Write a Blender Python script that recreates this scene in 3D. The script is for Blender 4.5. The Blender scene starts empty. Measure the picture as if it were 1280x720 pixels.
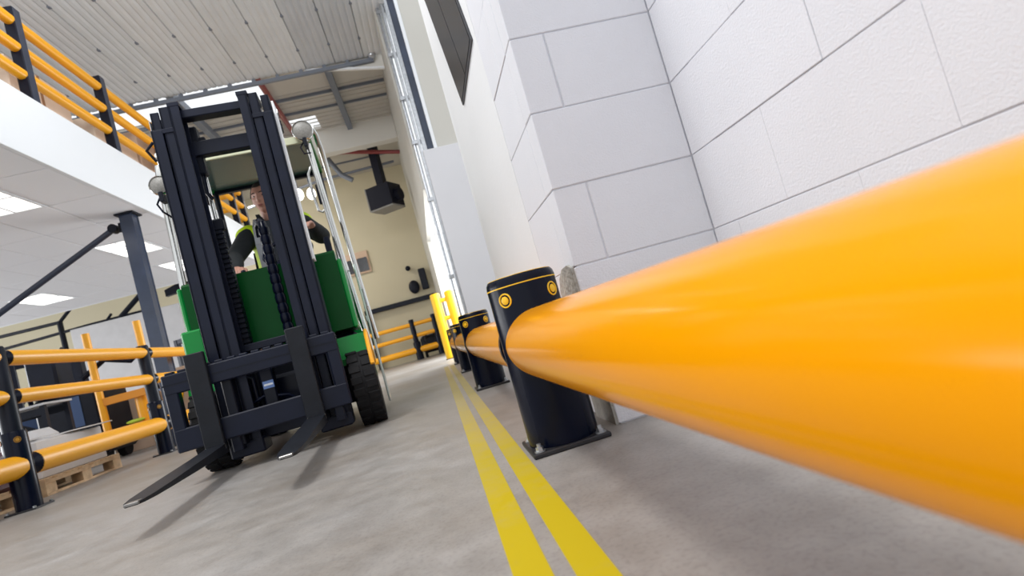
import bpy, bmesh, math, random
from mathutils import Vector, Matrix
random.seed(7)
PI = math.pi
SC = bpy.context.scene
COL = SC.collection

# ------------------------------------------------------------------ camera
def make_camera():
    yaw, pitch, roll = -0.150428, 0.0541266, -0.2742368
    ca, sa = math.cos(yaw), math.sin(yaw)
    f = Vector((-sa, ca, 0)); r = Vector((ca, sa, 0)); u = Vector((0, 0, 1))
    f2 = f * math.cos(pitch) + u * math.sin(pitch)
    u2 = u * math.cos(pitch) - f * math.sin(pitch)
    r3 = r * math.cos(roll) + u2 * math.sin(roll)
    u3 = u2 * math.cos(roll) - r * math.sin(roll)
    cam = bpy.data.cameras.new('camera')
    cam.sensor_width = 36.0
    cam.lens = 727.376 / 1280 * 36.0
    cam.clip_start = 0.02; cam.clip_end = 200
    cam.dof.use_dof = True
    cam.dof.focus_distance = 2.1
    cam.dof.aperture_fstop = 4.0
    o = bpy.data.objects.new('camera', cam)
    m = Matrix((r3, u3, -f2)).transposed().to_4x4()
    m.translation = (0, 0, 0.355)
    o.matrix_world = m
    COL.objects.link(o)
    SC.camera = o
make_camera()

# ------------------------------------------------------------------ world, lights, exposure
W = bpy.data.worlds.new('overcast'); SC.world = W
W.use_nodes = True
bg = W.node_tree.nodes['Background']
bg.inputs['Color'].default_value = (0.93, 0.965, 1.0, 1)
bg.inputs['Strength'].default_value = 1.0
def area(name, loc, target, sx, sy, power, color=(1, 1, 1)):
    l = bpy.data.lights.new(name, 'AREA'); l.shape = 'RECTANGLE'; l.size = sx; l.size_y = sy
    l.energy = power; l.color = color
    o = bpy.data.objects.new(name, l); o.location = loc
    d = Vector(target) - Vector(loc)
    o.rotation_euler = d.to_track_quat('-Z', 'Y').to_euler()
    COL.objects.link(o); return o
area('high_bay_lamp_near', (-1.5, 1.6, 5.2), (-0.9, 2.2, 0), 1.2, 1.0, 125, (1, 0.985, 0.96))
area('added_roof_fill', (-1.6, 3.9, 4.7), (-1.9, 7.0, 5.6), 1.6, 0.5, 62, (0.96, 0.98, 1.0))  # added fill lamp out of view, aimed up to brighten the roof sheets
area('added_left_fill', (-13.0, 8.0, 1.6), (-4.0, 8.0, 2.2), 10.0, 2.6, 520, (0.95, 0.97, 1.0))  # added fill from unseen left side, brightens the mezzanine soffit
area('door_daylight', (1.6, 11.0, 1.5), (-1.2, 11.0, 0.3), 3.6, 2.0, 260, (0.95, 0.98, 1.0))
area('batten_lamp_far', (-3.6, 15.4, 5.3), (-2.2, 17.0, 0), 1.6, 0.4, 80, (1, 0.95, 0.86))
SC.view_settings.view_transform = 'Standard'
SC.view_settings.look = 'None'
SC.view_settings.gamma = 1.0
SC.view_settings.exposure = 0.22
SC.view_settings.use_curve_mapping = False
SC.cycles.max_bounces = 8
SC.cycles.diffuse_bounces = 5

# ------------------------------------------------------------------ materials
def mat(name, col, rough=0.5, metal=0.0, var=0.0, vscale=8.0, bump=0.0, bscale=60.0, coat=0.0, col2=None, spec=0.5):
    m = bpy.data.materials.new(name); m.use_nodes = True
    nt = m.node_tree; b = nt.nodes['Principled BSDF']
    b.inputs['Base Color'].default_value = (*col, 1)
    b.inputs['Roughness'].default_value = rough
    b.inputs['Metallic'].default_value = metal
    b.inputs['Specular IOR Level'].default_value = spec
    if coat: b.inputs['Coat Weight'].default_value = coat; b.inputs['Coat Roughness'].default_value = 0.08
    if var or bump:
        tc = nt.nodes.new('ShaderNodeTexCoord')
    if var:
        n = nt.nodes.new('ShaderNodeTexNoise'); n.inputs['Scale'].default_value = vscale; n.inputs['Detail'].default_value = 6
        nt.links.new(tc.outputs['Object'], n.inputs['Vector'])
        r = nt.nodes.new('ShaderNodeValToRGB')
        c2 = col2 if col2 else tuple(max(0, c * (1 - var)) for c in col)
        r.color_ramp.elements[0].position = 0.35; r.color_ramp.elements[1].position = 0.68
        r.color_ramp.elements[0].color = (*c2, 1); r.color_ramp.elements[1].color = (*col, 1)
        nt.links.new(n.outputs['Fac'], r.inputs['Fac']); nt.links.new(r.outputs['Color'], b.inputs['Base Color'])
    if bump:
        n2 = nt.nodes.new('ShaderNodeTexNoise'); n2.inputs['Scale'].default_value = bscale; n2.inputs['Detail'].default_value = 4
        nt.links.new(tc.outputs['Object'], n2.inputs['Vector'])
        bp = nt.nodes.new('ShaderNodeBump'); bp.inputs['Strength'].default_value = bump; bp.inputs['Distance'].default_value = 0.01
        nt.links.new(n2.outputs['Fac'], bp.inputs['Height']); nt.links.new(bp.outputs['Normal'], b.inputs['Normal'])
    return m
def emit(name, col, s):
    m = bpy.data.materials.new(name); m.use_nodes = True
    b = m.node_tree.nodes['Principled BSDF']
    b.inputs['Base Color'].default_value = (*col, 1)
    b.inputs['Emission Color'].default_value = (*col, 1); b.inputs['Emission Strength'].default_value = s
    return m
def glass(name, col, rough=0.02, alpha=None):
    m = bpy.data.materials.new(name); m.use_nodes = True
    nt = m.node_tree; b = nt.nodes['Principled BSDF']
    b.inputs['Base Color'].default_value = (*col, 1); b.inputs['Roughness'].default_value = rough
    b.inputs['Transmission Weight'].default_value = 1.0; b.inputs['IOR'].default_value = 1.15
    return m
def floor_mat():
    m = bpy.data.materials.new('concrete_floor'); m.use_nodes = True
    nt = m.node_tree; b = nt.nodes['Principled BSDF']; N = nt.nodes.new; L = nt.links.new
    tc = N('ShaderNodeTexCoord')
    n1 = N('ShaderNodeTexNoise'); n1.inputs['Scale'].default_value = 0.9; n1.inputs['Detail'].default_value = 8; n1.inputs['Roughness'].default_value = 0.62
    n2 = N('ShaderNodeTexNoise'); n2.inputs['Scale'].default_value = 9; n2.inputs['Detail'].default_value = 8; n2.inputs['Roughness'].default_value = 0.7
    n3 = N('ShaderNodeTexNoise'); n3.inputs['Scale'].default_value = 120; n3.inputs['Detail'].default_value = 3
    for n in (n1, n2, n3): L(tc.outputs['Object'], n.inputs['Vector'])
    r1 = N('ShaderNodeValToRGB'); e = r1.color_ramp.elements
    e[0].position = 0.36; e[0].color = (0.315, 0.283, 0.25, 1); e[1].position = 0.66; e[1].color = (0.42, 0.41, 0.405, 1)
    L(n1.outputs['Fac'], r1.inputs['Fac'])
    r2 = N('ShaderNodeValToRGB'); e = r2.color_ramp.elements
    e[0].position = 0.3; e[0].color = (0.72, 0.71, 0.70, 1); e[1].position = 0.7; e[1].color = (1.0, 1.0, 1.0, 1)
    L(n2.outputs['Fac'], r2.inputs['Fac'])
    r3 = N('ShaderNodeValToRGB'); e = r3.color_ramp.elements
    e[0].position = 0.36; e[0].color = (0.86, 0.86, 0.86, 1); e[1].position = 0.5; e[1].color = (1, 1, 1, 1)
    L(n3.outputs['Fac'], r3.inputs['Fac'])
    mx = N('ShaderNodeMixRGB'); mx.blend_type = 'MULTIPLY'; mx.inputs['Fac'].default_value = 1
    L(r1.outputs['Color'], mx.inputs['Color1']); L(r2.outputs['Color'], mx.inputs['Color2'])
    mx2 = N('ShaderNodeMixRGB'); mx2.blend_type = 'MULTIPLY'; mx2.inputs['Fac'].default_value = 1
    L(mx.outputs['Color'], mx2.inputs['Color1']); L(r3.outputs['Color'], mx2.inputs['Color2'])
    L(mx2.outputs['Color'], b.inputs['Base Color'])
    rr = N('ShaderNodeMapRange'); rr.inputs['To Min'].default_value = 0.30; rr.inputs['To Max'].default_value = 0.55
    L(n2.outputs['Fac'], rr.inputs['Value']); L(rr.outputs['Result'], b.inputs['Roughness'])
    bp = N('ShaderNodeBump'); bp.inputs['Strength'].default_value = 0.12; bp.inputs['Distance'].default_value = 0.01
    L(n2.outputs['Fac'], bp.inputs['Height']); L(bp.outputs['Normal'], b.inputs['Normal'])
    return m
def stripe_mat():
    m = bpy.data.materials.new('yellow_floor_paint'); m.use_nodes = True
    nt = m.node_tree; b = nt.nodes['Principled BSDF']; N = nt.nodes.new; L = nt.links.new
    tc = N('ShaderNodeTexCoord')
    n = N('ShaderNodeTexNoise'); n.inputs['Scale'].default_value = 7; n.inputs['Detail'].default_value = 9; n.inputs['Roughness'].default_value = 0.75
    L(tc.outputs['Object'], n.inputs['Vector'])
    sx = N('ShaderNodeSeparateXYZ'); L(tc.outputs['Object'], sx.inputs['Vector'])
    mr = N('ShaderNodeMapRange'); mr.inputs['From Min'].default_value = 0.9; mr.inputs['From Max'].default_value = 3.2  # pales with distance: far floor glare painted into the stripe colour
    mr.inputs['To Min'].default_value = -0.28; mr.inputs['To Max'].default_value = 0.48
    L(sx.outputs['Y'], mr.inputs['Value'])
    ad = N('ShaderNodeMath'); ad.operation = 'ADD'; L(n.outputs['Fac'], ad.inputs[0]); L(mr.outputs['Result'], ad.inputs[1])
    r = N('ShaderNodeValToRGB'); e = r.color_ramp.elements
    e[0].position = 0.30; e[0].color = (0.53, 0.405, 0.008, 1); e[1].position = 0.98; e[1].color = (0.42, 0.35, 0.17, 1)
    L(ad.outputs[0], r.inputs['Fac']); L(r.outputs['Color'], b.inputs['Base Color'])
    b.inputs['Roughness'].default_value = 0.7; b.inputs['Specular IOR Level'].default_value = 0.15
    return m
M = {}
M['floor'] = floor_mat()
M['stripe'] = stripe_mat()
M['block'] = mat('white_painted_block', (0.735, 0.74, 0.785), 0.6, var=0.04, vscale=3, bump=0.22, bscale=170)
M['block_smooth'] = mat('white_painted_plaster', (0.78, 0.785, 0.80), 0.6, var=0.03, vscale=2, bump=0.12, bscale=60)
M['mortar'] = mat('painted_mortar', (0.66, 0.67, 0.72), 0.7, bump=0.3, bscale=120)
M['bare'] = mat('bare_concrete_patch', (0.46, 0.44, 0.40), 0.85, var=0.3, vscale=14, bump=0.7, bscale=70)
M['yellow'] = mat('yellow_polymer', (0.93, 0.350, 0.0), 0.15, var=0.04, vscale=2.2, spec=0.13)
M['yellow_far'] = mat('yellow_polymer_matt', (0.90, 0.40, 0.01), 0.36)
M['yellow_paint'] = mat('bright_yellow_paint', (0.95, 0.56, 0.01), 0.4)
M['orange'] = mat('orange_paint', (0.72, 0.27, 0.02), 0.45)
M['gold'] = mat('dull_gold_disc', (0.40, 0.20, 0.02), 0.4)
M['black'] = mat('black_polymer', (0.003, 0.005, 0.016), 0.24, var=0.2, vscale=6, spec=0.16)
M['black_face'] = mat('black_satin_steel', (0.005, 0.007, 0.016), 0.40, var=0.25, vscale=9, spec=0.22)
M['post_blue'] = mat('dark_slate_steel', (0.035, 0.045, 0.075), 0.35, var=0.2, vscale=3)
M['column'] = mat('blue_grey_steel', (0.035, 0.050, 0.092), 0.25, var=0.3, vscale=4, spec=0.6)
M['steel'] = mat('galvanised_steel', (0.55, 0.57, 0.60), 0.32, metal=0.9, var=0.25, vscale=30)
M['plate'] = mat('dark_base_plate', (0.05, 0.05, 0.055), 0.45, metal=0.6, var=0.3, vscale=20)
M['chrome'] = mat('polished_tube', (0.62, 0.62, 0.60), 0.16, metal=1.0)
M['fork'] = mat('worn_fork_steel', (0.010, 0.012, 0.018), 0.45, var=0.3, vscale=10, bump=0.1, spec=0.25)
M['fork_bare'] = mat('bare_fork_steel', (0.34, 0.33, 0.32), 0.35, metal=0.9, var=0.5, vscale=18)
M['mast'] = mat('navy_black_mast', (0.006, 0.009, 0.024), 0.40, var=0.3, vscale=7, spec=0.24)
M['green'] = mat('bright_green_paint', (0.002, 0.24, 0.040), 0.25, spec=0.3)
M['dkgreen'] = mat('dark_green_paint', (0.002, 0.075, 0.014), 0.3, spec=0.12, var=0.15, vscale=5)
M['tyre'] = mat('tyre_rubber', (0.010, 0.010, 0.012), 0.7, var=0.3, vscale=14, bump=0.2, spec=0.25)
M['canopy'] = mat('green_grey_roof_sheet', (0.046, 0.098, 0.098), 0.25, spec=0.1)
M['canopy_edge'] = mat('pale_green_roof_edge', (0.62, 0.64, 0.45), 0.4)
M['clear'] = glass('clear_sheet', (0.90, 0.96, 0.95), 0.02)
M['lens'] = mat('frosted_lens', (0.30, 0.29, 0.27), 0.45, var=0.3, vscale=120)
M['lamp_on'] = emit('lit_lamp', (1, 0.98, 0.94), 4.0)
M['diffuser'] = emit('light_diffuser', (1.0, 0.97, 0.92), 1.5)
M['beacon'] = mat('orange_beacon', (0.95, 0.18, 0.01), 0.3)
M['white'] = mat('white_paint', (0.82, 0.84, 0.87), 0.5)
M['fascia'] = mat('white_fascia', (0.84, 0.86, 0.89), 0.45)
M['tile'] = mat('ceiling_tile', (0.84, 0.85, 0.89), 0.8, bump=0.1, bscale=200)
M['tbar'] = mat('ceiling_grid', (0.30, 0.31, 0.36), 0.6)
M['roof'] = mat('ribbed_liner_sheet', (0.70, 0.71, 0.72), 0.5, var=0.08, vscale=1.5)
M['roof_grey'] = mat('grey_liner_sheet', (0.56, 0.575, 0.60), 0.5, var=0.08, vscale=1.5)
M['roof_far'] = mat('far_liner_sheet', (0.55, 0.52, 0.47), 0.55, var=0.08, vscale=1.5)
M['cream'] = mat('cream_wall', (0.60, 0.54, 0.385), 0.7, var=0.05, vscale=0.6)
M['creamp'] = mat('cream_cladding', (0.56, 0.545, 0.50), 0.55, var=0.04, vscale=1)
M['beam'] = mat('pale_beam', (0.70, 0.68, 0.63), 0.6)
M['panelgrey'] = mat('pale_grey_panel', (0.66, 0.66, 0.69), 0.55, var=0.04, vscale=1.5)
M['dark_glass'] = mat('dark_window_glass', (0.018, 0.02, 0.026), 0.25, var=0.4, vscale=12)
M['dark_frame'] = mat('dark_window_frame', (0.04, 0.042, 0.05), 0.5)
M['red'] = mat('red_pipe', (0.26, 0.045, 0.045), 0.4)
M['truss'] = mat('grey_truss', (0.17, 0.19, 0.23), 0.5)
M['heater'] = mat('heater_casing', (0.008, 0.009, 0.018), 0.5, spec=0.2)
M['heater_lite'] = mat('heater_pale_casing', (0.26, 0.25, 0.23), 0.5)
M['wood'] = mat('pallet_wood', (0.62, 0.44, 0.27), 0.8, var=0.35, vscale=12, bump=0.2)
M['card'] = mat('cardboard', (0.62, 0.45, 0.33), 0.85, var=0.08, vscale=5)
M['card2'] = mat('pale_cardboard', (0.72, 0.58, 0.46), 0.85, var=0.06, vscale=4)
M['tape'] = mat('brown_tape', (0.30, 0.16, 0.08), 0.5)
M['sheet'] = mat('pale_sheet', (0.55, 0.545, 0.555), 0.7, var=0.08, vscale=5)
M['maroon'] = mat('maroon_wrap', (0.09, 0.03, 0.05), 0.4, var=0.4, vscale=12)
M['blue'] = mat('blue_panel', (0.03, 0.07, 0.18), 0.5)
M['lime'] = mat('lime_bag', (0.45, 0.6, 0.05), 0.5)
M['sticker'] = mat('blue_sticker', (0.12, 0.22, 0.5), 0.4)
M['skin'] = mat('skin', (0.52, 0.27, 0.20), 0.5, var=0.12, vscale=18)
M['lips'] = mat('lips', (0.36, 0.14, 0.12), 0.5)
M['hair'] = mat('dark_brown_hair', (0.03, 0.018, 0.013), 0.6, bump=0.5, bscale=200)
M['eyew'] = mat('eye_white', (0.75, 0.73, 0.70), 0.2)
M['iris'] = mat('iris', (0.03, 0.02, 0.015), 0.15)
M['jacket'] = mat('dark_jacket', (0.009, 0.013, 0.016), 0.85, var=0.3, vscale=12, bump=0.3, bscale=40)
M['hivis'] = mat('lime_hi_vis', (0.56, 0.78, 0.01), 0.6, bump=0.2, bscale=40)
M['reflect'] = mat('grey_reflective_band', (0.36, 0.37, 0.40), 0.4)
M['trousers'] = mat('grey_trousers', (0.12, 0.125, 0.14), 0.85, var=0.2, vscale=9)
M['shirt'] = mat('dark_shirt', (0.03, 0.035, 0.045), 0.8)
M['boot'] = mat('boot_leather', (0.015, 0.013, 0.012), 0.5)

# ------------------------------------------------------------------ mesh helpers
class MB:
    def __init__(s): s.v = []; s.f = []
    def add(s, vs, fs, T=None):
        k = len(s.v)
        s.v += [(T @ Vector(p)) if T is not None else Vector(p) for p in vs]
        s.f += [tuple(i + k for i in f) for f in fs]
        return s
    def box(s, lo, hi, bev=0.0, T=None):
        lo = Vector(lo); hi = Vector(hi)
        if bev <= 0:
            x0, y0, z0 = lo; x1, y1, z1 = hi
            return s.add([(x0,y0,z0),(x1,y0,z0),(x1,y1,z0),(x0,y1,z0),(x0,y0,z1),(x1,y0,z1),(x1,y1,z1),(x0,y1,z1)],
                         [(0,3,2,1),(4,5,6,7),(0,1,5,4),(1,2,6,5),(2,3,7,6),(3,0,4,7)], T)
        bm = bmesh.new(); bmesh.ops.create_cube(bm, size=1)
        for v in bm.verts: v.co = Vector([lo[i] + (v.co[i] + 0.5) * (hi[i] - lo[i]) for i in range(3)])
        bmesh.ops.bevel(bm, geom=list(bm.edges), offset=bev, segments=1, affect='EDGES', profile=0.5)
        bm.verts.index_update()
        s.add([v.co.copy() for v in bm.verts], [tuple(v.index for v in f.verts) for f in bm.faces], T)
        bm.free(); return s
    def bar(s, p0, p1, w, h, up=(0, 0, 1), bev=0.0):
        """box of section w x h from p0 to p1"""
        p0 = Vector(p0); p1 = Vector(p1); d = p1 - p0; L = d.length; d.normalize()
        up = Vector(up)
        if abs(d.dot(up)) > 0.99: up = Vector((0, 1, 0))
        x = d.cross(up).normalized(); z = x.cross(d).normalized()
        T = Matrix((x, d, z)).transposed().to_4x4(); T.translation = p0
        return s.box((-w / 2, 0, -h / 2), (w / 2, L, h / 2), bev, T)
    def tube(s, pts, r, n=12, caps=True, round_end=False):
        pts = [Vector(p) for p in pts]; m = len(pts)
        rs = r if isinstance(r, (list, tuple)) else [r] * m
        dirs = []
        for i in range(m):
            a = pts[max(0, i - 1)]; b = pts[min(m - 1, i + 1)]
            d = (b - a)
            dirs.append(d.normalized() if d.length > 1e-9 else Vector((0, 0, 1)))
        ref = Vector((0, 0, 1)) if abs(dirs[0].z) < 0.9 else Vector((1, 0, 0))
        x = dirs[0].cross(ref).normalized()
        vs = []; fs = []
        for i in range(m):
            d = dirs[i]; x = (x - d * x.dot(d)).normalized(); y = d.cross(x)
            for k in range(n):
                a = 2 * PI * k / n
                vs.append(pts[i] + (x * math.cos(a) + y * math.sin(a)) * rs[i])
        for i in range(m - 1):
            for k in range(n):
                fs.append((i*n+k, i*n+(k+1) % n, (i+1)*n+(k+1) % n, (i+1)*n+k))
        if caps:
            fs.append(tuple(range(n - 1, -1, -1))); fs.append(tuple((m-1)*n + k for k in range(n)))
        return s.add(vs, fs)
    def lathe(s, prof, n=24, T=None, axis='Z'):
        """prof: (radius, height) list"""
        vs = []; fs = []
        for (r, h) in prof:
            for k in range(n):
                a = 2 * PI * k / n
                vs.append((r * math.cos(a), r * math.sin(a), h))
        m = len(prof)
        for i in range(m - 1):
            for k in range(n):
                fs.append((i*n+k, i*n+(k+1) % n, (i+1)*n+(k+1) % n, (i+1)*n+k))
        fs.append(tuple(range(n-1, -1, -1))); fs.append(tuple((m-1)*n + k for k in range(n)))
        return s.add(vs, fs, T)
    def prism(s, poly, a, b, axis='Y'):
        """polygon in the two other axes, extruded along axis from a to b"""
        n = len(poly); vs = []
        for t in (a, b):
            for (p, q) in poly:
                vs.append({'X': (t, p, q), 'Y': (p, t, q), 'Z': (p, q, t)}[axis])
        fs = [tuple(range(n)), tuple(range(2*n-1, n-1, -1))]
        for k in range(n): fs.append((k, k + n, (k+1) % n + n, (k+1) % n))
        return s.add(vs, fs)
    def torus(s, c, R, r, T=None, n=28, k=8):
        vs = []; fs = []
        for i in range(n):
            a = 2*PI*i/n
            for j in range(k):
                b = 2*PI*j/k
                vs.append((c[0]+(R+r*math.cos(b))*math.cos(a), c[1]+(R+r*math.cos(b))*math.sin(a), c[2]+r*math.sin(b)))
        for i in range(n):
            for j in range(k):
                fs.append((i*k+j, ((i+1) % n)*k+j, ((i+1) % n)*k+(j+1) % k, i*k+(j+1) % k))
        return s.add(vs, fs, T)
    def ball(s, c, r, n=16, m=10, sc=(1, 1, 1)):
        prof = []
        vs = []; fs = []
        for i in range(m + 1):
            t = PI * i / m
            for k in range(n):
                a = 2*PI*k/n
                vs.append((c[0]+r*sc[0]*math.sin(t)*math.cos(a), c[1]+r*sc[1]*math.sin(t)*math.sin(a), c[2]-r*sc[2]*math.cos(t)))
        for i in range(m):
            for k in range(n):
                fs.append((i*n+k, i*n+(k+1) % n, (i+1)*n+(k+1) % n, (i+1)*n+k))
        return s.add(vs, fs)
    def mesh(s, name, m, smooth=True):
        me = bpy.data.meshes.new(name)
        me.from_pydata([tuple(v) for v in s.v], [], s.f)
        bm = bmesh.new(); bm.from_mesh(me)
        bmesh.ops.remove_doubles(bm, verts=bm.verts, dist=1e-6)
        bmesh.ops.recalc_face_normals(bm, faces=bm.faces)
        bm.to_mesh(me); bm.free()
        if smooth:
            me.polygons.foreach_set('use_smooth', [True] * len(me.polygons))
            me.set_sharp_from_angle(angle=math.radians(35))
        me.materials.append(m)
        return me
    def build(s, name, m, parent=None, loc=None, smooth=True, kind=None):
        o = bpy.data.objects.new(name, s.mesh(name, m, smooth))
        COL.objects.link(o)
        if parent is not None: o.parent = parent
        if loc is not None: o.location = loc
        if kind: o['kind'] = kind
        return o
def shared(name, me, parent, loc=(0, 0, 0), rot=(0, 0, 0), label=None, scale=None):
    o = bpy.data.objects.new(name, me); COL.objects.link(o)
    o.parent = parent; o.location = loc; o.rotation_euler = rot
    if scale: o.scale = scale
    if label: o['label'] = label
    return o
def tag(o, label, cat, group=None):
    o['label'] = label; o['category'] = cat
    if group: o['group'] = group
    return o
def thing(name, label, cat, loc=(0, 0, 0), rz=0.0, group=None):
    o = bpy.data.objects.new(name, None); COL.objects.link(o)
    o.location = loc; o.rotation_euler = (0, 0, rz); o.empty_display_size = 0.1
    return tag(o, label, cat, group)
def struct_empty(name, loc=(0, 0, 0)):
    o = bpy.data.objects.new(name, None); COL.objects.link(o); o.location = loc; o['kind'] = 'structure'; return o
def dup(o, parent=None):
    c = o.copy(); COL.objects.link(c)
    if parent is not None: c.parent = parent
    for ch in list(o.children): dup(ch, c)
    return c

# ------------------------------------------------------------------ STRUCTURE
MB().box((-16, -3, -0.1), (9, 20, 0)).build('floor', M['floor'], kind='structure')
CH = 0.2257   # block course
def block_mesh(w, h, d, bev):
    """rough faced block: local x along the wall, z up, front face at y=0 facing -y"""
    b = MB().box((0, 0, 0), (w, d, h), bev)
    return b.mesh('block', M['block'])
_bm = {}
def block(parent, w, loc, rz, bev=0.0022):
    key = (round(w, 3), bev)
    if key not in _bm: _bm[key] = block_mesh(w, CH - (0.0032 if bev > 0.0021 else 0.0028), 0.09, bev)
    j = random.uniform(-0.0012, 0.0012)
    n = Vector((math.sin(rz), -math.cos(rz), 0)) * j
    shared('block', _bm[key], parent, Vector(loc) + n, (0, 0, rz))
NC = 15
G = 0.003
# right wall, near bay: plane X=0.858 facing -X ; blocks run along Y
wr = MB().box((0.863, -1.6, 0), (1.10, 1.70, NC*CH)).build('wall_right', M['mortar'], kind='structure')
for c in range(NC):
    z = c*CH + 0.0025
    y = 1.58 if c % 2 == 0 else 1.58
    # rotation so local +x runs to -Y and front (-y local) faces -X : rz = -90deg
    joints = [0.77 - 0.45*k for k in range(-1, 6)] if c % 2 == 0 else [0.995 - 0.45*k for k in range(-1, 6)]
    ys = [1.578] + [q for q in joints if q < 1.45] 
    for a, b2 in zip(ys[:-1], ys[1:]):
        block(wr, (a - b2) - 0.0006, (0.858, a, z), -PI/2, 0.0014)
# pier face, plane Y=1.58 facing -Y
wp = MB().box((0.432, 1.584, 0), (0.90, 1.80, NC*CH)).build('wall_pier', M['mortar'], kind='structure')
for c in range(NC):
    z = c*CH + 0.0025
    if c % 2 == 0:
        block(wp, 0.1, (0.425, 1.58, z), 0); block(wp, 0.328, (0.530, 1.58, z), 0)
    else:
        block(wp, 0.433, (0.425, 1.58, z), 0)
# side wall, plane X=0.425 facing -X, Y 1.68..3.27
ws = MB().box((0.431, 1.70, 0), (0.66, 2.012, NC*CH)).build('wall_side', M['mortar'], kind='structure')
for c in range(NC):
    z = c*CH + 0.0025
    ys = [2.01, 1.585] if c % 2 == 0 else [2.01, 1.79, 1.585]
    for a, b2 in zip(ys[:-1], ys[1:]):
        last = (b2 == 1.585)
        w_ = a - (1.673 if last else b2) - 0.001
        block(ws, w_, (0.4252, a, z), -PI/2, 0.0015)
MB().box((0.4258, 2.012, 0), (0.66, 3.262, NC*CH)).build('wall_side_smooth', M['block_smooth'], kind='structure')
MB().box((0.425, 3.262, 0), (2.0, 3.30, NC*CH)).build('wall_return', M['block_smooth'], kind='structure')
# bare concrete chips on the pier corner
MB().prism([(1.586, 0.30), (1.800, 0.30), (1.795, 0.40), (1.760, 0.438), (1.70, 0.462), (1.63, 0.466), (1.588, 0.452)], 0.417, 0.4262, 'X').build('trim_1', M['bare'], kind='structure')
MB().prism([(1.584, 0.0), (1.785, 0.0), (1.785, 0.12), (1.760, 0.16), (1.584, 0.15)], 0.417, 0.4262, 'X').build('trim_2', M['bare'], kind='structure')
# dark slanted window on the side wall
w1 = struct_empty('window_1')
poly = [(2.07,1.40),(2.70,1.41),(3.06,2.30),(2.36,2.30)]
def inset(poly, k):
    c = (sum(p[0] for p in poly)/4, sum(p[1] for p in poly)/4)
    return [(c[0]+(p[0]-c[0])*k, c[1]+(p[1]-c[1])*k) for p in poly]
MB().prism(poly, 0.419, 0.4255, 'X').build('window_frame', M['dark_frame'], w1)
ip = inset(poly, 0.97)
def lerp2(a, b, t): return (a[0]+(b[0]-a[0])*t, a[1]+(b[1]-a[1])*t)
for k in range(2):
    t0, t1 = k*0.5+0.01, k*0.5+0.49
    MB().prism([lerp2(ip[0],ip[1],t0),lerp2(ip[0],ip[1],t1),lerp2(ip[3],ip[2],t1),lerp2(ip[3],ip[2],t0)], 0.4165, 0.4188, 'X').build('pane', M['dark_glass'], w1)

# far jamb and door at Y ~ 8.5
MB().box((0.56, 8.5, 0), (2.2, 8.62, 3.14), 0.004).build('trim_3', M['panelgrey'], kind='structure')
cl = struct_empty('wall_jamb')
MB().box((0.79, 8.60, 3.14), (2.2, 8.72, 6.3)).build('cladding_panel', M['creamp'], cl)
MB().box((0.74, 8.58, 3.14), (0.79, 8.66, 6.3)).build('edge_strip', M['white'], cl)
MB().box((0.63, 8.62, 3.14), (0.74, 8.68, 6.3)).build('dark_web', M['column'], cl)
tr = struct_empty('trim_4')
MB().box((0.52, 8.55, 0), (0.56, 8.63, 6.3), 0.004).build('door_track', M['steel'], tr)
MB().box((0.575, 8.56, 3.14), (0.635, 8.62, 6.3), 0.004).build('door_track', M['steel'], tr)
MB().tube([(0.47, 8.66, 0), (0.47, 8.66, 6.2)], 0.022, 10).build('conduit', M['steel'], tr)
for z in (1.2, 2.4, 3.3, 4.0, 4.7, 5.4):
    MB().box((0.44, 8.62, z), (0.58, 8.70, z+0.06), 0.006).build('bracket', M['steel'], tr)
# far right wall with the loading door opening
MB().box((0.42, 8.72, 2.62), (0.50, 18, 6.3)).build('wall_right_far', M['creamp'], kind='structure')
MB().box((0.42, 13.4, 0), (0.50, 18, 2.62)).build('wall_right_low', M['creamp'], kind='structure')
d1 = struct_empty('door_1')
for k in range(4):
    MB().box((0.62+0.4*k, 8.85, 2.70), (1.0+0.4*k, 13.3, 2.74), 0.004).build('door_panel', M['white'], d1)
# back wall
MB().box((-16, 18, 0), (0.6, 18.2, 6.5)).build('wall_back', M['cream'], kind='structure')
w2 = struct_empty('window_2')
MB().box((-2.02, 17.93, 2.95), (-1.28, 18.0, 3.62), 0.01).build('window_frame', M['card'], w2)
for k in range(2):
    MB().box((-1.96+0.33*k, 17.91, 3.01), (-1.66+0.33*k, 17.935, 3.42)).build('pane', M['dark_glass'], w2)
# mezzanine: slab, fascia, suspended ceiling
MB().box((-15.9, 2.5, 3.02), (-3.06, 12.55, 3.56)).build('mezzanine_deck', M['white'], kind='structure')
MB().box((-3.06, 2.5, 2.925), (-3.02, 12.6, 3.585), 0.004).build('trim_5', M['fascia'], kind='structure')
MB().box((-15.9, 12.55, 2.925), (-3.06, 12.59, 3.585), 0.004).build('trim_6', M['fascia'], kind='structure')
ce = MB().box((-15.9, 2.5, 2.985), (-3.06, 12.55, 3.015)).build('ceiling', M['tbar'], kind='structure')
tm = MB().box((0.006, 0.006, 0), (0.594, 0.944, 0.045), 0.005).mesh('ceiling_tile', M['tile'])
lights = {(0, 3+0): None}
light_cells = {(1, 1): 'square ceiling light panel nearest the left edge of the mezzanine soffit',
               (1, 4): 'square ceiling light panel right behind the blue-grey column',
               (1, 6): 'small far ceiling light panel beside the forklift mast',
               (5, 6): 'square ceiling light panel farthest left above the dark handrails',
               (6, 4): 'ceiling light panel half hidden by the diagonal brace'}
Y0 = 4.95
for i in range(0, 14):
    for j in range(-2, 8):
        x = -3.06 - 0.6*(i+1); y = Y0 + 0.95*j
        if (i, j) in light_cells: continue
        shared('ceiling_tile', tm, ce, (x, y, 2.93))
fr = MB()
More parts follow.
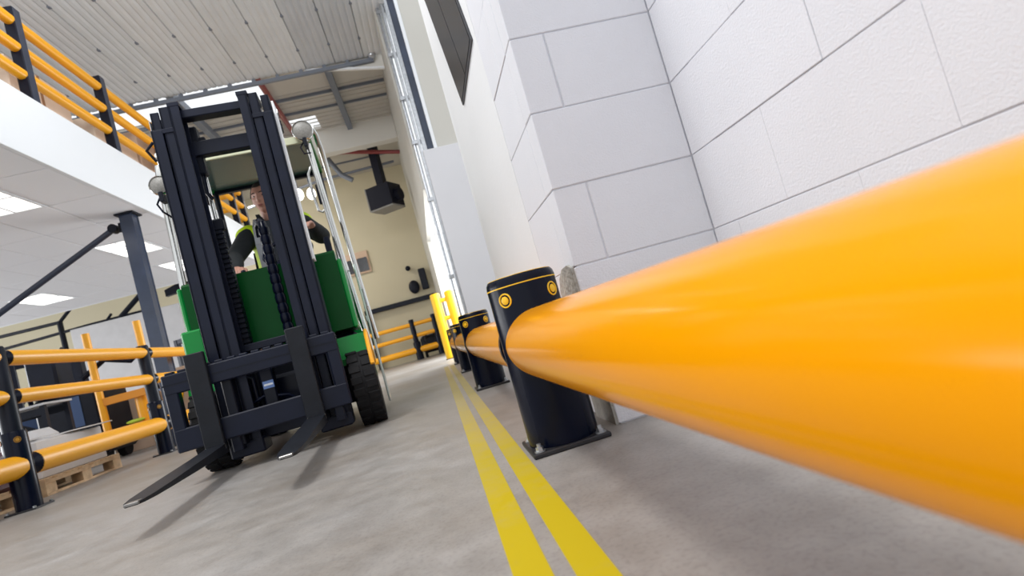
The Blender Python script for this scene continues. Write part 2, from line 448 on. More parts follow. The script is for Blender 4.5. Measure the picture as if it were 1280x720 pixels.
for (a, b2) in (((0.0, 0.0), (0.6, 0.03)), ((0.0, 0.92), (0.6, 0.95)), ((0.0, 0.03), (0.03, 0.92)), ((0.57, 0.03), (0.6, 0.92)), ((0.29, 0.03), (0.31, 0.92)), ((0.03, 0.465), (0.57, 0.485))):
    fr.box((a[0], a[1], -0.012), (b2[0], b2[1], 0.04))
frm = fr.mesh('light_frame', M['white'])
dfm = MB().box((0.03, 0.03, 0), (0.57, 0.92, 0.03)).mesh('diffuser', M['diffuser'])
for (i, j), lab in light_cells.items():
    t = thing('ceiling_light', lab, 'ceiling light', (-3.06-0.6*(i+1), Y0+0.95*j, 2.935), 0, 'light panels in the mezzanine ceiling')
    shared('light_frame', frm, t); shared('diffuser', dfm, t)

# near roof: ribbed liner sheets at z=5.5, Y 5.2 .. 10
rf = struct_empty('ceiling')
def sheet_mesh(w, L, m, name):
    b = MB(); n = 5; h = 0.012
    xs = []
    p = w/n
    prof = [(0, 0.03), (0.012, 0.0)]
    for k in range(n):
        x0 = k*p + 0.012
        if k: prof += [(x0, h), (x0+0.02, 0)]
        prof += [(x0 + p - 0.035, 0)]
    prof += [(w-0.012, 0), (w, 0.03)]
    top = [(w, 0.05), (0, 0.05)]
    b.prism([(x, z) for x, z in prof] + top, 0, L, 'Y')
    return b.mesh(name, m, smooth=False)
SW = 0.5
sm = sheet_mesh(SW, 4.9, M['roof'], 'roof_sheet'); smg = sheet_mesh(SW, 4.9, M['roof_grey'], 'roof_sheet')
fixm = MB().box((-0.022, -0.03, -0.006), (0.022, 0.03, 0.03), 0.006).mesh('roof_fixing', M['truss'])
nx = 22
for i in range(nx):
    x = 0.60 - SW*(i+1)
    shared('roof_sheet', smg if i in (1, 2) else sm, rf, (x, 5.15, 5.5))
    for y in (6.3, 7.35, 8.4, 9.4):
        if i < 14: shared('roof_fixing', fixm, rf, (x, y, 5.5))
# light truss along the sheet ends
tb = struct_empty('trim_7')
MB().box((-10, 10.03, 5.40), (0.25, 10.09, 5.46)).build('chord', M['truss'], tb)
MB().box((-10, 10.03, 5.54), (0.25, 10.09, 5.60)).build('chord', M['truss'], tb)
stm = MB().box((-0.03, 10.03, 5.46), (0.03, 10.09, 5.54)).mesh('batten', M['truss'])
for k in range(26): shared('batten', stm, tb, (0.2 - 0.4*k, 0, 0))
MB().ball((0.24, 10.0, 5.5), 0.07).build('end_boss', M['steel'], tb)
MB().prism([(-0.95, 5.50), (0.38, 5.275), (0.41, 5.275), (0.41, 5.60), (0.2, 5.60)], 10.12, 10.17, 'Y').build('trim_8', M['beam'], kind='structure')
MB().bar((-0.95, 10.10, 5.515), (0.40, 10.10, 5.275), 0.05, 0.035).build('trim_9', M['white'], kind='structure')
# higher roof behind, with rooflights
rf2 = struct_empty('ceiling')
ZR = 6.0
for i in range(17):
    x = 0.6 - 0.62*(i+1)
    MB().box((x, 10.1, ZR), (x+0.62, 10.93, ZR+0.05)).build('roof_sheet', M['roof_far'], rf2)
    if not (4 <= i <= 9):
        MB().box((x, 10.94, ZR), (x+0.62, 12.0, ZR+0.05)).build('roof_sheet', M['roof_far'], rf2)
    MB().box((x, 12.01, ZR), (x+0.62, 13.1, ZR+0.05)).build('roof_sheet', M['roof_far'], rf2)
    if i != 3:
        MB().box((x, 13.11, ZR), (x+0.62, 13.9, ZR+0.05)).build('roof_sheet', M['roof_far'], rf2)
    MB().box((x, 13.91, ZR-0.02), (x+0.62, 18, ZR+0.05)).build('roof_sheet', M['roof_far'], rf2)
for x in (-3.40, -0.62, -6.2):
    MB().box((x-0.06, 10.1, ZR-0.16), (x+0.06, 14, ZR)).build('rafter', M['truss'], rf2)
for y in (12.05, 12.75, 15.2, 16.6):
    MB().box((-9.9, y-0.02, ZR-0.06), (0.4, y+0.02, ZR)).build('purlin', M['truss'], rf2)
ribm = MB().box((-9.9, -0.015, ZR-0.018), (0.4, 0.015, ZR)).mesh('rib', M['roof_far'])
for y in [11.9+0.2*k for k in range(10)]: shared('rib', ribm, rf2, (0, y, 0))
# pale cross beam, the darker ceiling lies beyond
MB().box((-10, 14.0, 5.40), (0.42, 14.3, 6.0), 0.01).build('trim_10', M['beam'], kind='structure')

# ------------------------------------------------------------------ floor stripes
tag(MB().box((0.019, -0.6, 0.0), (0.073, 7.9, 0.0012)).build('floor_stripe', M['stripe']), 'left one of two worn yellow lines with painted-in far glare along the concrete floor', 'floor line')
tag(MB().box((0.100, -0.6, 0.0), (0.152, 7.9, 0.0012)).build('floor_stripe', M['stripe']), 'right one of two yellow floor lines, touching the nearest black post foot', 'floor line')

# ------------------------------------------------------------------ right hand barrier (big yellow rail)
RX, RZ, RR, PR, PH = 0.267, 0.281, 0.0915, 0.0965, 0.468
gb = thing('guard_barrier', 'large yellow single rail on stout black posts along the white block wall', 'barrier', (RX, 0, 0))
def guard_post():
    pm = MB()
    pm.lathe([(PR*0.985, 0.012), (PR, 0.03), (PR, PH-0.016), (PR*0.985, PH-0.006), (PR*0.93, PH+0.002), (PR*0.5, PH+0.006), (0.001, PH+0.007)], 48)
    # broad collar where the rail passes through
    post = pm.build('post', M['black'], gb)
    b = MB().box((-0.105, -0.105, 0.0), (0.105, 0.105, 0.013), 0.003)
    b.build('base_plate', M['plate'], post)
    for sx in (-1, 1):
        for sy in (-1, 1):
            q = MB(); T = Matrix.Translation((sx*0.083, sy*0.083, 0.013))
            q.lathe([(0.015, 0), (0.015, 0.003), (0.001, 0.003)], 16, T)
            q.lathe([(0.0105, 0.003), (0.0105, 0.012), (0.001, 0.012)], 6, T)
            q.lathe([(0.006, 0.012), (0.006, 0.02), (0.001, 0.021)], 10, T)
            q.build('bolt', M['steel'], post)
    r = MB(); n = 48
    r.lathe([(PR-0.002, PH-0.0245), (PR+0.0006, PH-0.0245), (PR+0.0006, PH-0.0215), (PR-0.002, PH-0.0215)], 48)
    r.build('yellow_line', M['yellow_paint'], post)
    rt = MB(); rt.torus((0, 0, PH+0.0015), PR*0.90, 0.0022, None, 48, 6); rt.build('cap_ring', M['yellow_paint'], post)
    for a in (-42, 44, 138, 222):
        T = Matrix.Rotation(math.radians(a), 4, 'Z') @ Matrix.Translation((0, -PR-0.0005, PH-0.058)) @ Matrix.Rotation(PI/2, 4, 'X')
        d = MB(); d.lathe([(0.0110, -0.004), (0.0110, 0.0012), (0.0095, 0.002), (0.001, 0.002)], 24, T)
        d.build('disc', M['yellow_paint'], post)
        d = MB(); d.torus((0, 0, -0.0015), 0.0175, 0.0024, T, 28, 8)
        d.build('disc_ring', M['yellow_paint'], post)
    return post
gp = guard_post()
POSTS = [1.585, 3.655, 5.725, 7.795, -0.485]
gp.location = (0, POSTS[0], 0)
for y in POSTS[1:]:
    c = dup(gp, gb); c.location = (0, y, 0)
ends = [-1.1, -0.485, 1.585, 3.655, 5.725, 7.795]
for a, b2 in zip(ends[:-1], ends[1:]):
    y0 = a + (0.0 if a == -1.1 else PR*0.55); y1 = b2 - PR*0.30
    rb = MB().tube([(0, y0, RZ), (0, (y0+y1)/2, RZ), (0, y1, RZ)], RR, 64)
    rail = rb.build('rail', M['yellow'], gb)
    if a != -1.1:
        MB().tube([(0, a+PR*0.6, RZ), (0, a+PR*1.18, RZ)], [RR+0.006, RR+0.0035], 48).build('collar', M['black'], rail)

# pair of yellow bollards by the door
for i, (x, lab) in enumerate(((0.20, 'left of two bright yellow bollards by the far loading door'), (0.46, 'right of two bright yellow bollards by the far loading door'))):
    t = thing('bollard', lab, 'bollard', (x, 10.5, 0), 0, 'bollards by the loading door')
    q = MB(); q.lathe([(0.088, 0.0), (0.088, 1.17), (0.07, 1.19), (0.001, 1.194)], 24); q.build('tube', M['yellow_paint'], t)
    MB().box((-0.1, -0.1, 0), (0.1, 0.1, 0.012)).build('base_plate', M['plate'], t)
    if i == 0:
        for z in (0.72, 1.05): MB().tube([(0.08, 0, z), (0.171, 0, z)], 0.038, 14).build('link', M['yellow_paint'], t)

# ------------------------------------------------------------------ left three rail barrier
LX = -2.97
lb = thing('pedestrian_barrier', 'three-rail yellow barrier with black posts on the floor at left', 'barrier', (LX, 0, 0))
def left_post():
    p = MB(); p.lathe([(0.060, 0.5), (0.060, 1.14), (0.052, 1.155), (0.001, 1.158)], 24)
    post = p.build('post', M['black_face'], lb)
    s = MB(); s.lathe([(0.078, 0.01), (0.078, 0.535), (0.072, 0.55), (0.055, 0.552)], 24); s.build('sleeve', M['black'], post)
    MB().box((-0.1, -0.1, 0), (0.1, 0.1, 0.012), 0.002).build('base_plate', M['plate'], post)
    for a in (-45, 45):
        T = Matrix.Rotation(math.radians(a), 4, 'Z') @ Matrix.Translation((0, -0.078, 0.49)) @ Matrix.Rotation(PI/2, 4, 'X')
        d = MB(); d.lathe([(0.013, -0.003), (0.013, 0.002), (0.001, 0.002)], 16, T); d.torus((0, 0, 0), 0.019, 0.002, T, 18, 6)
        d.build('disc', M['gold'], post)
    for sx in (-1, 1):
        for sy in (-1, 1):
            q = MB(); q.lathe([(0.012, 0.012), (0.012, 0.024), (0.001, 0.026)], 6, Matrix.Translation((sx*0.085, sy*0.085, 0))); q.build('bolt', M['steel'], post)
    return post
lp = left_post(); LY = [2.46, 4.54, 6.62, 8.70]
lp.location = (0, LY[0], 0)
for y in LY[1:]: c = dup(lp, lb); c.location = (0, y, 0)
for a, b2 in zip(LY[:-1], LY[1:]):
    for z, r, pr in ((1.080, 0.056, 0.06), (0.795, 0.053, 0.06), (0.305, 0.080, 0.078)):
        y0, y1 = a + pr*1.5, b2 - pr*0.4
        rr = [r]*2
        rail = MB().tube([(0.0, y0, z), (0.0, y1, z)], r, 28).build('rail', M['yellow_far'], lb)
        MB().tube([(0.0, a+pr*0.5, z), (0.0, a+pr*1.55, z)], [r*0.72, r*1.01], 24).build('collar', M['black'], rail)

# ------------------------------------------------------------------ mezzanine barrier (upper floor edge)
mz = thing('mezzanine_barrier', 'yellow three-rail guard barrier on the edge of the upper mezzanine floor', 'barrier', (-3.09, 0, 3.56))
MYS = [4.45, 5.93, 7.40, 8.88, 10.36, 11.84, 12.5]
def mez_post(x, y):
    p = MB().box((-0.05, -0.055, 0), (0.05, 0.055, 1.0), 0.008).build('post', M['black_face'], mz, (x, y, 0))
    MB().box((0.0505, -0.05, 0.01), (0.0525, 0.05, 0.99)).build('side_strip', M['post_blue'], p)
    return p
for y in MYS: mez_post(0.0, y)
for a, b2 in zip(MYS[:-1], MYS[1:]):
    for z in (0.865, 0.585, 0.305):
        MB().tube([(0, a+0.05, z), (0, b2-0.02, z)], 0.052, 20).build('rail', M['yellow_far'], mz)
for k in range(3):
    mez_post(-1.5*(k+1), 12.5)
    for z in (0.865, 0.585, 0.305):
        MB().tube([(-1.5*k-0.04, 12.5, z), (-1.5*(k+1)+0.04, 12.5, z)], 0.052, 16).build('rail', M['yellow_far'], mz)
# cardboard boxes on the mezzanine
def carton(name, lo, hi, label, m, group=None, tape=True):
    c = ((lo[0]+hi[0])/2, (lo[1]+hi[1])/2, lo[2])
    t = thing(name, label, 'box', c, 0, group)
    w, d, h = hi[0]-lo[0], hi[1]-lo[1], hi[2]-lo[2]
    MB().box((-w/2, -d/2, 0), (w/2, d/2, h), 0.008).build('carton', m, t)
    if tape:
        MB().box((-w/2-0.001, -0.025, 0), (w/2+0.001, 0.025, h+0.001)).build('tape', M['tape'], t)
    return t
carton('cardboard_box', (-4.1, 4.75, 3.56), (-3.35, 5.55, 4.25), 'pale cardboard box at the far left end of the mezzanine', M['card2'])
carton('cardboard_box', (-4.1, 6.05, 3.56), (-3.30, 7.05, 4.22), 'big pale cardboard box left of the second mezzanine post', M['card2'])
carton('cardboard_box', (-4.1, 7.50, 3.56), (-3.30, 8.55, 4.16), 'cardboard box right of the second mezzanine post', M['card2'])
carton('cardboard_box', (-4.1, 8.65, 3.56), (-3.30, 9.75, 4.40), 'taller cardboard box on the mezzanine just left of the mast top', M['card'])
carton('cardboard_box', (-4.9, 6.6, 3.56), (-4.2, 7.6, 4.62), 'brown cardboard box standing behind the front mezzanine boxes', M['card'])
bgm = thing('wrapped_bundle', 'dark wrapped bundle lying on the mezzanine cardboard box', 'bundle', (-3.7, 6.55, 4.232))
q = MB(); q.ball((0, 0, 0.09), 0.3, 16, 10, (0.8, 1.0, 0.3)); q.build('wrap', M['black_face'], bgm)
q = MB(); q.ball((0.02, 0.25, 0.16), 0.16, 14, 8, (1.0, 1.3, 0.3)); q.build('plastic_film', M['sheet'], bgm)

# ------------------------------------------------------------------ column and brace
t = thing('steel_column', 'blue-grey steel H-section column holding up the mezzanine', 'column', (-3.245, 7.70, 0))
q = MB()
q.box((-0.075, -0.085, 0.02), (0.075, -0.070, 2.915)); q.box((-0.075, 0.070, 0.02), (0.075, 0.085, 2.915)); q.box((-0.006, -0.07, 0.02), (0.006, 0.07, 2.915))
q.box((0.06, -0.07, 0.02), (0.068, 0.07, 2.915))
q.build('shaft', M['column'], t)
MB().box((-0.12, -0.13, 0), (0.12, 0.13, 0.02)).build('base_plate', M['plate'], t)
MB().box((-0.11, -0.12, 2.905), (0.11, 0.12, 2.925)).build('cap_plate', M['black_face'], t)
MB().box((-0.13, -0.02, 2.72), (-0.075, 0.0, 2.84)).build('gusset', M['black_face'], t)
t = thing('diagonal_brace', 'dark diagonal brace running down left from the blue-grey column', 'brace', (-3.435, 7.69, 2.78))
MB().tube([(0, 0, 0), (-1.9, 0, -0.90), (-3.6, 0, -1.705)], 0.036, 14).build('tube', M['post_blue'], t)
q = MB(); q.tube([(0.0, -0.05, 0), (0.0, 0.05, 0)], 0.055, 16); q.build('end_eye', M['black_face'], t)

# ------------------------------------------------------------------ FORKLIFT
FT = (-0.86, 3.5, 0.0); FR = math.radians(5)
fk = thing('forklift_truck', 'green counterbalance forklift with black mast driving towards the viewer', 'forklift', FT, FR)
# --- carriage
CX0, CX1 = -0.508, 0.335
cg = MB().box((CX0, -0.385, 0.455), (CX1, -0.335, 0.555), 0.006)
for k in range(14):
    x = CX0 + 0.02 + k*0.058
    cg.box((x, -0.380, 0.553), (x+0.040, -0.345, 0.566), 0.003)
carr = cg.build('carriage', M['mast'], fk)
MB().box((CX0, -0.386, 0.500), (CX1, -0.3845, 0.508)).build('groove', M['black_face'], carr)
MB().box((CX0, -0.385, 0.170), (CX1, -0.335, 0.282), 0.006).build('lower_bar', M['mast'], carr)
for x in (CX0, CX1-0.062):
    MB().box((x, -0.383, 0.17), (x+0.062, -0.325, 0.555), 0.006).build('end_plate', M['mast'], carr)
for x in (-0.26, 0.13):
    MB().box((x, -0.345, 0.12), (x+0.05, -0.22, 0.54), 0.005).build('upright', M['black_face'], carr)
for x in (-0.255, 0.255):
    MB().box((x-0.02, -0.36, 0.095), (x+0.03, -0.25, 0.175), 0.006).build('roller_block', M['mast'], carr)
# --- forks
def fork(x, lab=None):
    # profile in (y,z): shank + heel + tapered blade, extruded 0.092 wide with tapered tip
    w = 0.046
    sh = MB().box((x-w, -0.425, 0.145), (x+w, -0.387, 0.625), 0.004)
    # heel curve and blade
    secs = []
    yb = [-0.387, -0.425, -0.50, -0.70, -0.95, -1.18, -1.31, -1.385, -1.41]
    th = [0.046, 0.046, 0.042, 0.034, 0.026, 0.018, 0.014, 0.011, 0.008]
    ww = [w, w, w, w, w, w, w*0.92, w*0.70, w*0.42]
    vs, fs = [], []
    for y, t_, w_ in zip(yb, th, ww):
        zb = 0.112
        vs += [(x-w_, y, zb), (x+w_, y, zb), (x+w_, y, zb+t_), (x-w_, y, zb+t_)]
    for i in range(len(yb)-1):
        for k in range(4): fs.append((i*4+k, i*4+(k+1) % 4, (i+1)*4+(k+1) % 4, (i+1)*4+k))
    fs += [(3, 2, 1, 0), tuple((len(yb)-1)*4+k for k in range(4))]
    sh.add(vs, fs)
    f_ = sh.build('fork', M['fork'], fk)
    MB().box((x-w-0.0005, -0.4258, 0.131), (x+w+0.0005, -0.41, 0.160), 0.003).build('worn_heel', M['fork_bare'], f_)
    MB().box((x-w*0.5, -1.4115, 0.1135), (x+w*0.5, -1.365, 0.1235), 0.002).build('worn_tip', M['fork_bare'], f_)
    MB().box((x-0.03, -0.40, 0.54), (x+0.03, -0.345, 0.60), 0.004).build('hook', M['mast'], f_)
fork(-0.332); fork(0.150)
# --- mast : nested channels each side
mast = MB()
def channel(b, x0, x1, y0, y1, z0, z1, t=0.012, inward=1):
    """C channel: two flanges (front/rear) and a web on the outer side"""
    b.box((x0, y0, z0), (x1, y0+t, z1), 0.002); b.box((x0, y1-t, z0), (x1, y1, z1), 0.002)
    xw = x1-t if inward > 0 else x0
    b.box((xw, y0, z0), (xw+t, y1, z1), 0.002)
for s in (1, -1):
    b = MB()
    def X(a, c): return (a, c) if s > 0 else (-c, -a)
    x0, x1 = X(0.256, 0.312); channel(b, x0, x1, -0.270, -0.13, 0.06, 1.83, inward=s)
    b.build('outer_channel', M['mast'], fk)
    b = MB(); x0, x1 = X(0.203, 0.251); channel(b, x0, x1, -0.262, -0.14, 0.08, 1.955, inward=s)
    b.build('middle_channel', M['mast'], fk)
    b = MB(); x0, x1 = X(0.150, 0.200); channel(b, x0, x1, -0.275, -0.15, 0.10, 1.965, inward=s)
    b.box((x0-0.004, -0.277, 1.945), (x1+0.004, -0.14, 1.968), 0.002)
    b.build('inner_channel', M['mast'], fk)
    b = MB(); x0, x1 = X(0.262, 0.305); channel(b, x0, x1, -0.235, -0.13, 1.5, 1.945, inward=s); b.build('rear_channel', M['mast'], fk)
    # step bracket
    b = MB(); x0, x1 = X(0.20, 0.312); b.box((x0, -0.268, 1.81), (x1, -0.12, 1.835), 0.002); b.build('top_bracket', M['mast'], fk)
    # bright side strip
    b = MB(); x0, x1 = X(0.3125, 0.323 if s > 0 else 0.316); b.box((x0, -0.24, 0.98), (x1, -0.135, 1.90)); b.build('bright_side_strip', M['white'] if s > 0 else M['steel'], fk)
    # feet
    b = MB(); x0, x1 = X(0.14, 0.31); b.box((x0, -0.29, 0.055), (x1, -0.10, 0.125), 0.008); b.build('mast_foot', M['mast'], fk)
for z0, z1, y0, y1 in ((1.890, 1.937, -0.235, -0.16), (1.700, 1.782, -0.16, -0.10), (0.58, 0.62, -0.16, -0.11), (0.11, 0.19, -0.15, -0.09)):
    MB().box((-0.20, y0, z0), (0.20, y1, z1), 0.004).build('cross_member', M['mast'], fk)
# lift cylinders and chains
for x, nm in ((-0.148, 1), (0.165, 1)):
    cyl = MB().tube([(x, -0.06, 0.12), (x, -0.06, 1.12), (x, -0.06, 1.13)], [0.030, 0.030, 0.024], 18).build('lift_cylinder', M['black_face'], fk)
    MB().tube([(x, -0.06, 1.12), (x, -0.06, 1.72)], 0.013, 14).build('chrome_rod', M['chrome'], cyl)
ch = MB()
for k in range(24):
    z = 0.60 + k*0.0285
    ch.box((-0.178, -0.125, z), (-0.118, -0.085, z+0.022), 0.004)
ch.box((-0.172, -0.115, 0.58), (-0.124, -0.09, 1.28))
ch.build('hose_carrier', M['black_face'], fk)
MB().box((-0.175, -0.12, 1.275), (-0.105, -0.075, 1.345), 0.008).build('pulley_block', M['black_face'], fk)
q = MB(); q.tube([(-0.13, -0.10, 1.46), (-0.15, -0.11, 1.5), (-0.145, -0.1, 1.72)], 0.012, 10); q.build('hose', M['black'], fk)
q = MB(); q.box((-0.175, -0.14, 1.60), (-0.12, -0.07, 1.88), 0.008); q.box((-0.13, -0.12, 1.74), (-0.09, -0.08, 1.82), 0.006); q.build('valve_bracket', M['black_face'], fk)
# ribbed bellows hose
pts = []; rr = []
N_ = 46
for k in range(N_):
    f_ = k/(N_-1)
    pts.append((0.088 - 0.004*math.sin(f_*PI), -0.10, 1.24 - f_*0.64)); rr.append(0.030 if (k % 4) < 3 else 0.025)
MB().tube(pts, rr, 16).build('ribbed_hose', M['black'], fk)
q = MB(); q.tube([(0.088, -0.10, 1.235), (0.085, -0.09, 1.27), (0.07, -0.06, 1.29), (0.05, -0.02, 1.28), (0.045, 0.0, 1.22)], 0.024, 12); q.build('hose_elbow', M['black'], fk)
# hoses seen in the carriage opening
q = MB(); q.tube([(-0.22, -0.2, 0.30), (-0.215, -0.21, 0.42), (-0.18, -0.215, 0.455), (-0.14, -0.21, 0.43), (-0.14, -0.2, 0.30)], 0.012, 10); q.build('hose', M['mast'], fk)
q = MB(); q.tube([(-0.22, -0.22, 0.285), (-0.1, -0.23, 0.325), (0.02, -0.22, 0.30), (0.1, -0.2, 0.22)], 0.009, 10); q.build('hose', M['black'], fk)
q = MB().box((-0.10, -0.24, 0.24), (-0.03, -0.16, 0.50), 0.008).build('side_shift_block', M['black_face'], fk)
MB().box((-0.09, -0.242, 0.36), (-0.035, -0.240, 0.40)).build('blue_sticker', M['sticker'], q)
MB().box((-0.085, -0.2425, 0.375), (-0.04, -0.2405, 0.385)).build('white_print', M['white'], q)
# --- body
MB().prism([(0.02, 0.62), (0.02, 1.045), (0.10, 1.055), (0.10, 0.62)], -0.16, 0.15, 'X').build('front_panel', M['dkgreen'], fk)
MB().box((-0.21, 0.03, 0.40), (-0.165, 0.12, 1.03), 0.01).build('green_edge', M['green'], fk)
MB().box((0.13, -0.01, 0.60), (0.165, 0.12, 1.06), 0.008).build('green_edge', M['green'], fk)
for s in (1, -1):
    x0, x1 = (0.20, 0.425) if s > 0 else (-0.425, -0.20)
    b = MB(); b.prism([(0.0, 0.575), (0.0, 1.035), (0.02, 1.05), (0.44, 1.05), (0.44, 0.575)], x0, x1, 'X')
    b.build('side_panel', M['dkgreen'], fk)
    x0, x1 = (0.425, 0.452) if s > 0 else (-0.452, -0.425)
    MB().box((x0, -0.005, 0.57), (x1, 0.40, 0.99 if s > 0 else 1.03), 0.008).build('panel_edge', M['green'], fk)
    x0, x1 = (0.30, 0.480) if s > 0 else (-0.480, -0.30)
    b = MB(); b.prism([(-0.115, 0.365), (-0.135, 0.40), (-0.105, 0.525), (0.46, 0.54), (0.46, 0.50), (0.235, 0.48), (0.0, 0.44)], x0, x1, 'X')
    b.build('fender', M['green'], fk)
    b = MB()
    x0, x1 = (0.482, 0.488) if s > 0 else (-0.488, -0.482)
    pts = [(x0, 0.30*math.cos(a), 0.235+0.30*math.sin(a)) for a in [math.radians(q_) for q_ in range(20, 161, 10)]]
    MB().tube(pts, 0.012, 10).build('yellow_arch_trim', M['yellow_far'], fk)
MB().box((-0.47, -0.06, 0.57), (-0.36, 0.10, 0.78), 0.01).build('green_corner', M['green'], fk)
MB().box((-0.43, 0.10, 0.14), (0.43, 1.35, 0.56), 0.02).build('chassis', M['black_face'], fk)
MB().box((-0.29, -0.05, 0.13), (0.29, 0.12, 0.42), 0.02).build('axle_housing', M['black'], fk)
b = MB(); b.prism([(1.05, 0.30), (1.05, 0.98), (1.25, 1.02), (1.60, 0.98), (1.72, 0.80), (1.72, 0.34), (1.62, 0.22), (1.20, 0.22)], -0.46, 0.46, 'X')
b.build('counterweight', M['green'], fk)
# --- wheels
def tyre(name, x, y, r, w):
    q = MB(); T = Matrix.Translation((x, y, r)) @ Matrix.Rotation(PI/2, 4, 'Y')
    h = w/2
    q.lathe([(r*0.55, -h), (r*0.90, -h), (r*0.975, -h*0.82), (r*0.975, h*0.82), (r*0.90, h), (r*0.55, h)], 40, T)
    n = 22
    for k in range(n):          # tread lugs
        for sgn in (-1, 1):
            a = 2*PI*(k + (0.5 if sgn > 0 else 0))/n
            R_ = Matrix.Translation((x, y, r)) @ Matrix.Rotation(a, 4, 'X')
            xa, xb = (0.006, h*0.97) if sgn > 0 else (-h*0.97, -0.006)
            q.box((xa, -0.021*r/0.235, r*0.955), (xb, 0.021*r/0.235, r*0.998), 0.003, R_)
    o = q.build(name, M['tyre'], fk)
    q = MB(); q.lathe([(0.001, -h*0.6), (r*0.56, -h*0.75), (r*0.58, -h*0.55), (r*0.58, h*0.55), (r*0.56, h*0.75), (0.001, h*0.6)], 28, T); q.build('rim', M['plate'], o)
tyre('front_tyre', 0.412, 0, 0.235, 0.142); tyre('front_tyre', -0.412, 0, 0.235, 0.142)
tyre('rear_tyre', 0.36, 1.30, 0.205, 0.13); tyre('rear_tyre', -0.36, 1.30, 0.205, 0.13)
# --- overhead guard
can = MB().prism([(0.43, 1.895), (0.43, 1.925), (1.55, 2.065), (1.55, 2.04)], -0.44, 0.44, 'X').build('roof_panel', M['canopy'], fk)
MB().box((-0.445, 0.415, 1.885), (0.445, 0.43, 1.935), 0.003).build('front_edge', M['canopy_edge'], can)
for x in (-0.435, 0.435):
    MB().bar((x, 0.43, 1.91), (x, 1.55, 2.05), 0.03, 0.05).build('guard_rail', M['green'], fk)
for y, z in ((1.52, 2.035),):
    MB().box((-0.44, y-0.02, z-0.03), (0.44, y+0.02, z)).build('guard_cross_bar', M['black_face'], fk)
for s in (1, -1):
    xa, xb = (0.424, 0.478) if s > 0 else (-0.512, -0.552)
    MB().tube([(xb, 0.44, 0.42), (xa*0.55+xb*0.45, 0.44, 1.10), (xa, 0.44, 1.84), (xa*0.99, 0.46, 1.92)], 0.021, 16).build('guard_front_post', M['chrome'], fk)
    k = 1 if s > 0 else 1.06
    MB().tube([(s*0.470*k, 0.47, 2.00), (s*0.485*k, 0.56, 1.985), (s*0.496*k, 0.66, 1.90), (s*0.500*k, 0.73, 1.76), (s*0.503*k, 0.77, 1.55), (s*0.514*k, 0.81, 1.10), (s*0.532*k, 0.86, 0.50)], 0.019, 16).build('guard_curved_post', M['chrome'], fk)
    MB().tube([(s*0.40, 1.45, 0.95), (s*0.42, 1.52, 2.03)], 0.022, 14).build('guard_rear_post', M['black_face'], fk)
# grab handle
MB().tube([(0.432, 0.46, 1.70), (0.405, 0.46, 1.73), (0.375, 0.46, 1.68), (0.372, 0.46, 1.55), (0.382, 0.46, 1.42), (0.405, 0.46, 1.405), (0.432, 0.46, 1.43)], 0.009, 12).build('grab_handle', M['chrome'], fk)
MB().box((0.40, 0.455, 1.46), (0.42, 0.475, 1.60), 0.004).build('mirror_bracket', M['black'], fk)
# work lights
def worklight(x, y, z, r, on):
    T = Matrix.Translation((x, y, z)) @ Matrix.Rotation(PI/2, 4, 'X')
    q = MB(); q.lathe([(0.001, -0.10), (r*0.7, -0.09), (r, -0.03), (r*1.02, 0.0), (r*0.94, 0.008), (r*0.9, 0.0)], 28, T)
    o = q.build('work_light', M['chrome'] if not on else M['black'], fk)
    q = MB(); q.lathe([(r*0.92, 0.0), (r*0.6, 0.012), (0.001, 0.016)], 28, T); q.build('lens', M['lamp_on'] if on else M['lens'], o)
    MB().box((x-0.012, y-0.02, z-r-0.05), (x+0.012, y+0.05, z-r*0.8), 0.003).build('bracket', M['black_face'], o)
    return o
worklight(0.415, 0.36, 1.945, 0.068, False)
worklight(-0.465, 0.22, 1.715, 0.058, False)
worklight(0.272, 0.16, 2.015, 0.038, True)
q = MB(); q.box((0.22, 0.14, 1.87), (0.31, 0.26, 1.985), 0.03); q.build('light_housing', M['black'], fk)
q = MB(); q.tube([(0.40, 0.40, 1.88), (0.375, 0.38, 1.84), (0.39, 0.37, 1.79), (0.43, 0.40, 1.80)], 0.005, 8); q.build('cable', M['black'], fk)
q = MB(); q.tube([(-0.47, 0.22, 1.65), (-0.50, 0.22, 1.60), (-0.48, 0.22, 1.55), (-0.45, 0.3, 1.52)], 0.006, 8); q.build('cable', M['black'], fk)
q = MB(); q.tube([(-0.34, -0.18, 1.70), (-0.37, -0.2, 1.76), (-0.33, -0.2, 1.80)], 0.008, 8); q.build('cable', M['black'], fk)
# lamps on the roof front
for x, m, r in ((-0.065, 'white', 0.030), (0.005, 'beacon', 0.036), (-0.18, 'white', 0.038), (0.27, 'white', 0.03)):
    q = MB(); q.lathe([(r*1.05, 0.0), (r*1.05, 0.012), (r, 0.014), (r*0.92, 0.05), (r*0.6, 0.066), (0.001, 0.07)], 18, Matrix.Translation((x, 0.62, 1.945)))
    q.build('roof_beacon' if m == 'beacon' else 'roof_lamp', M[m], fk)
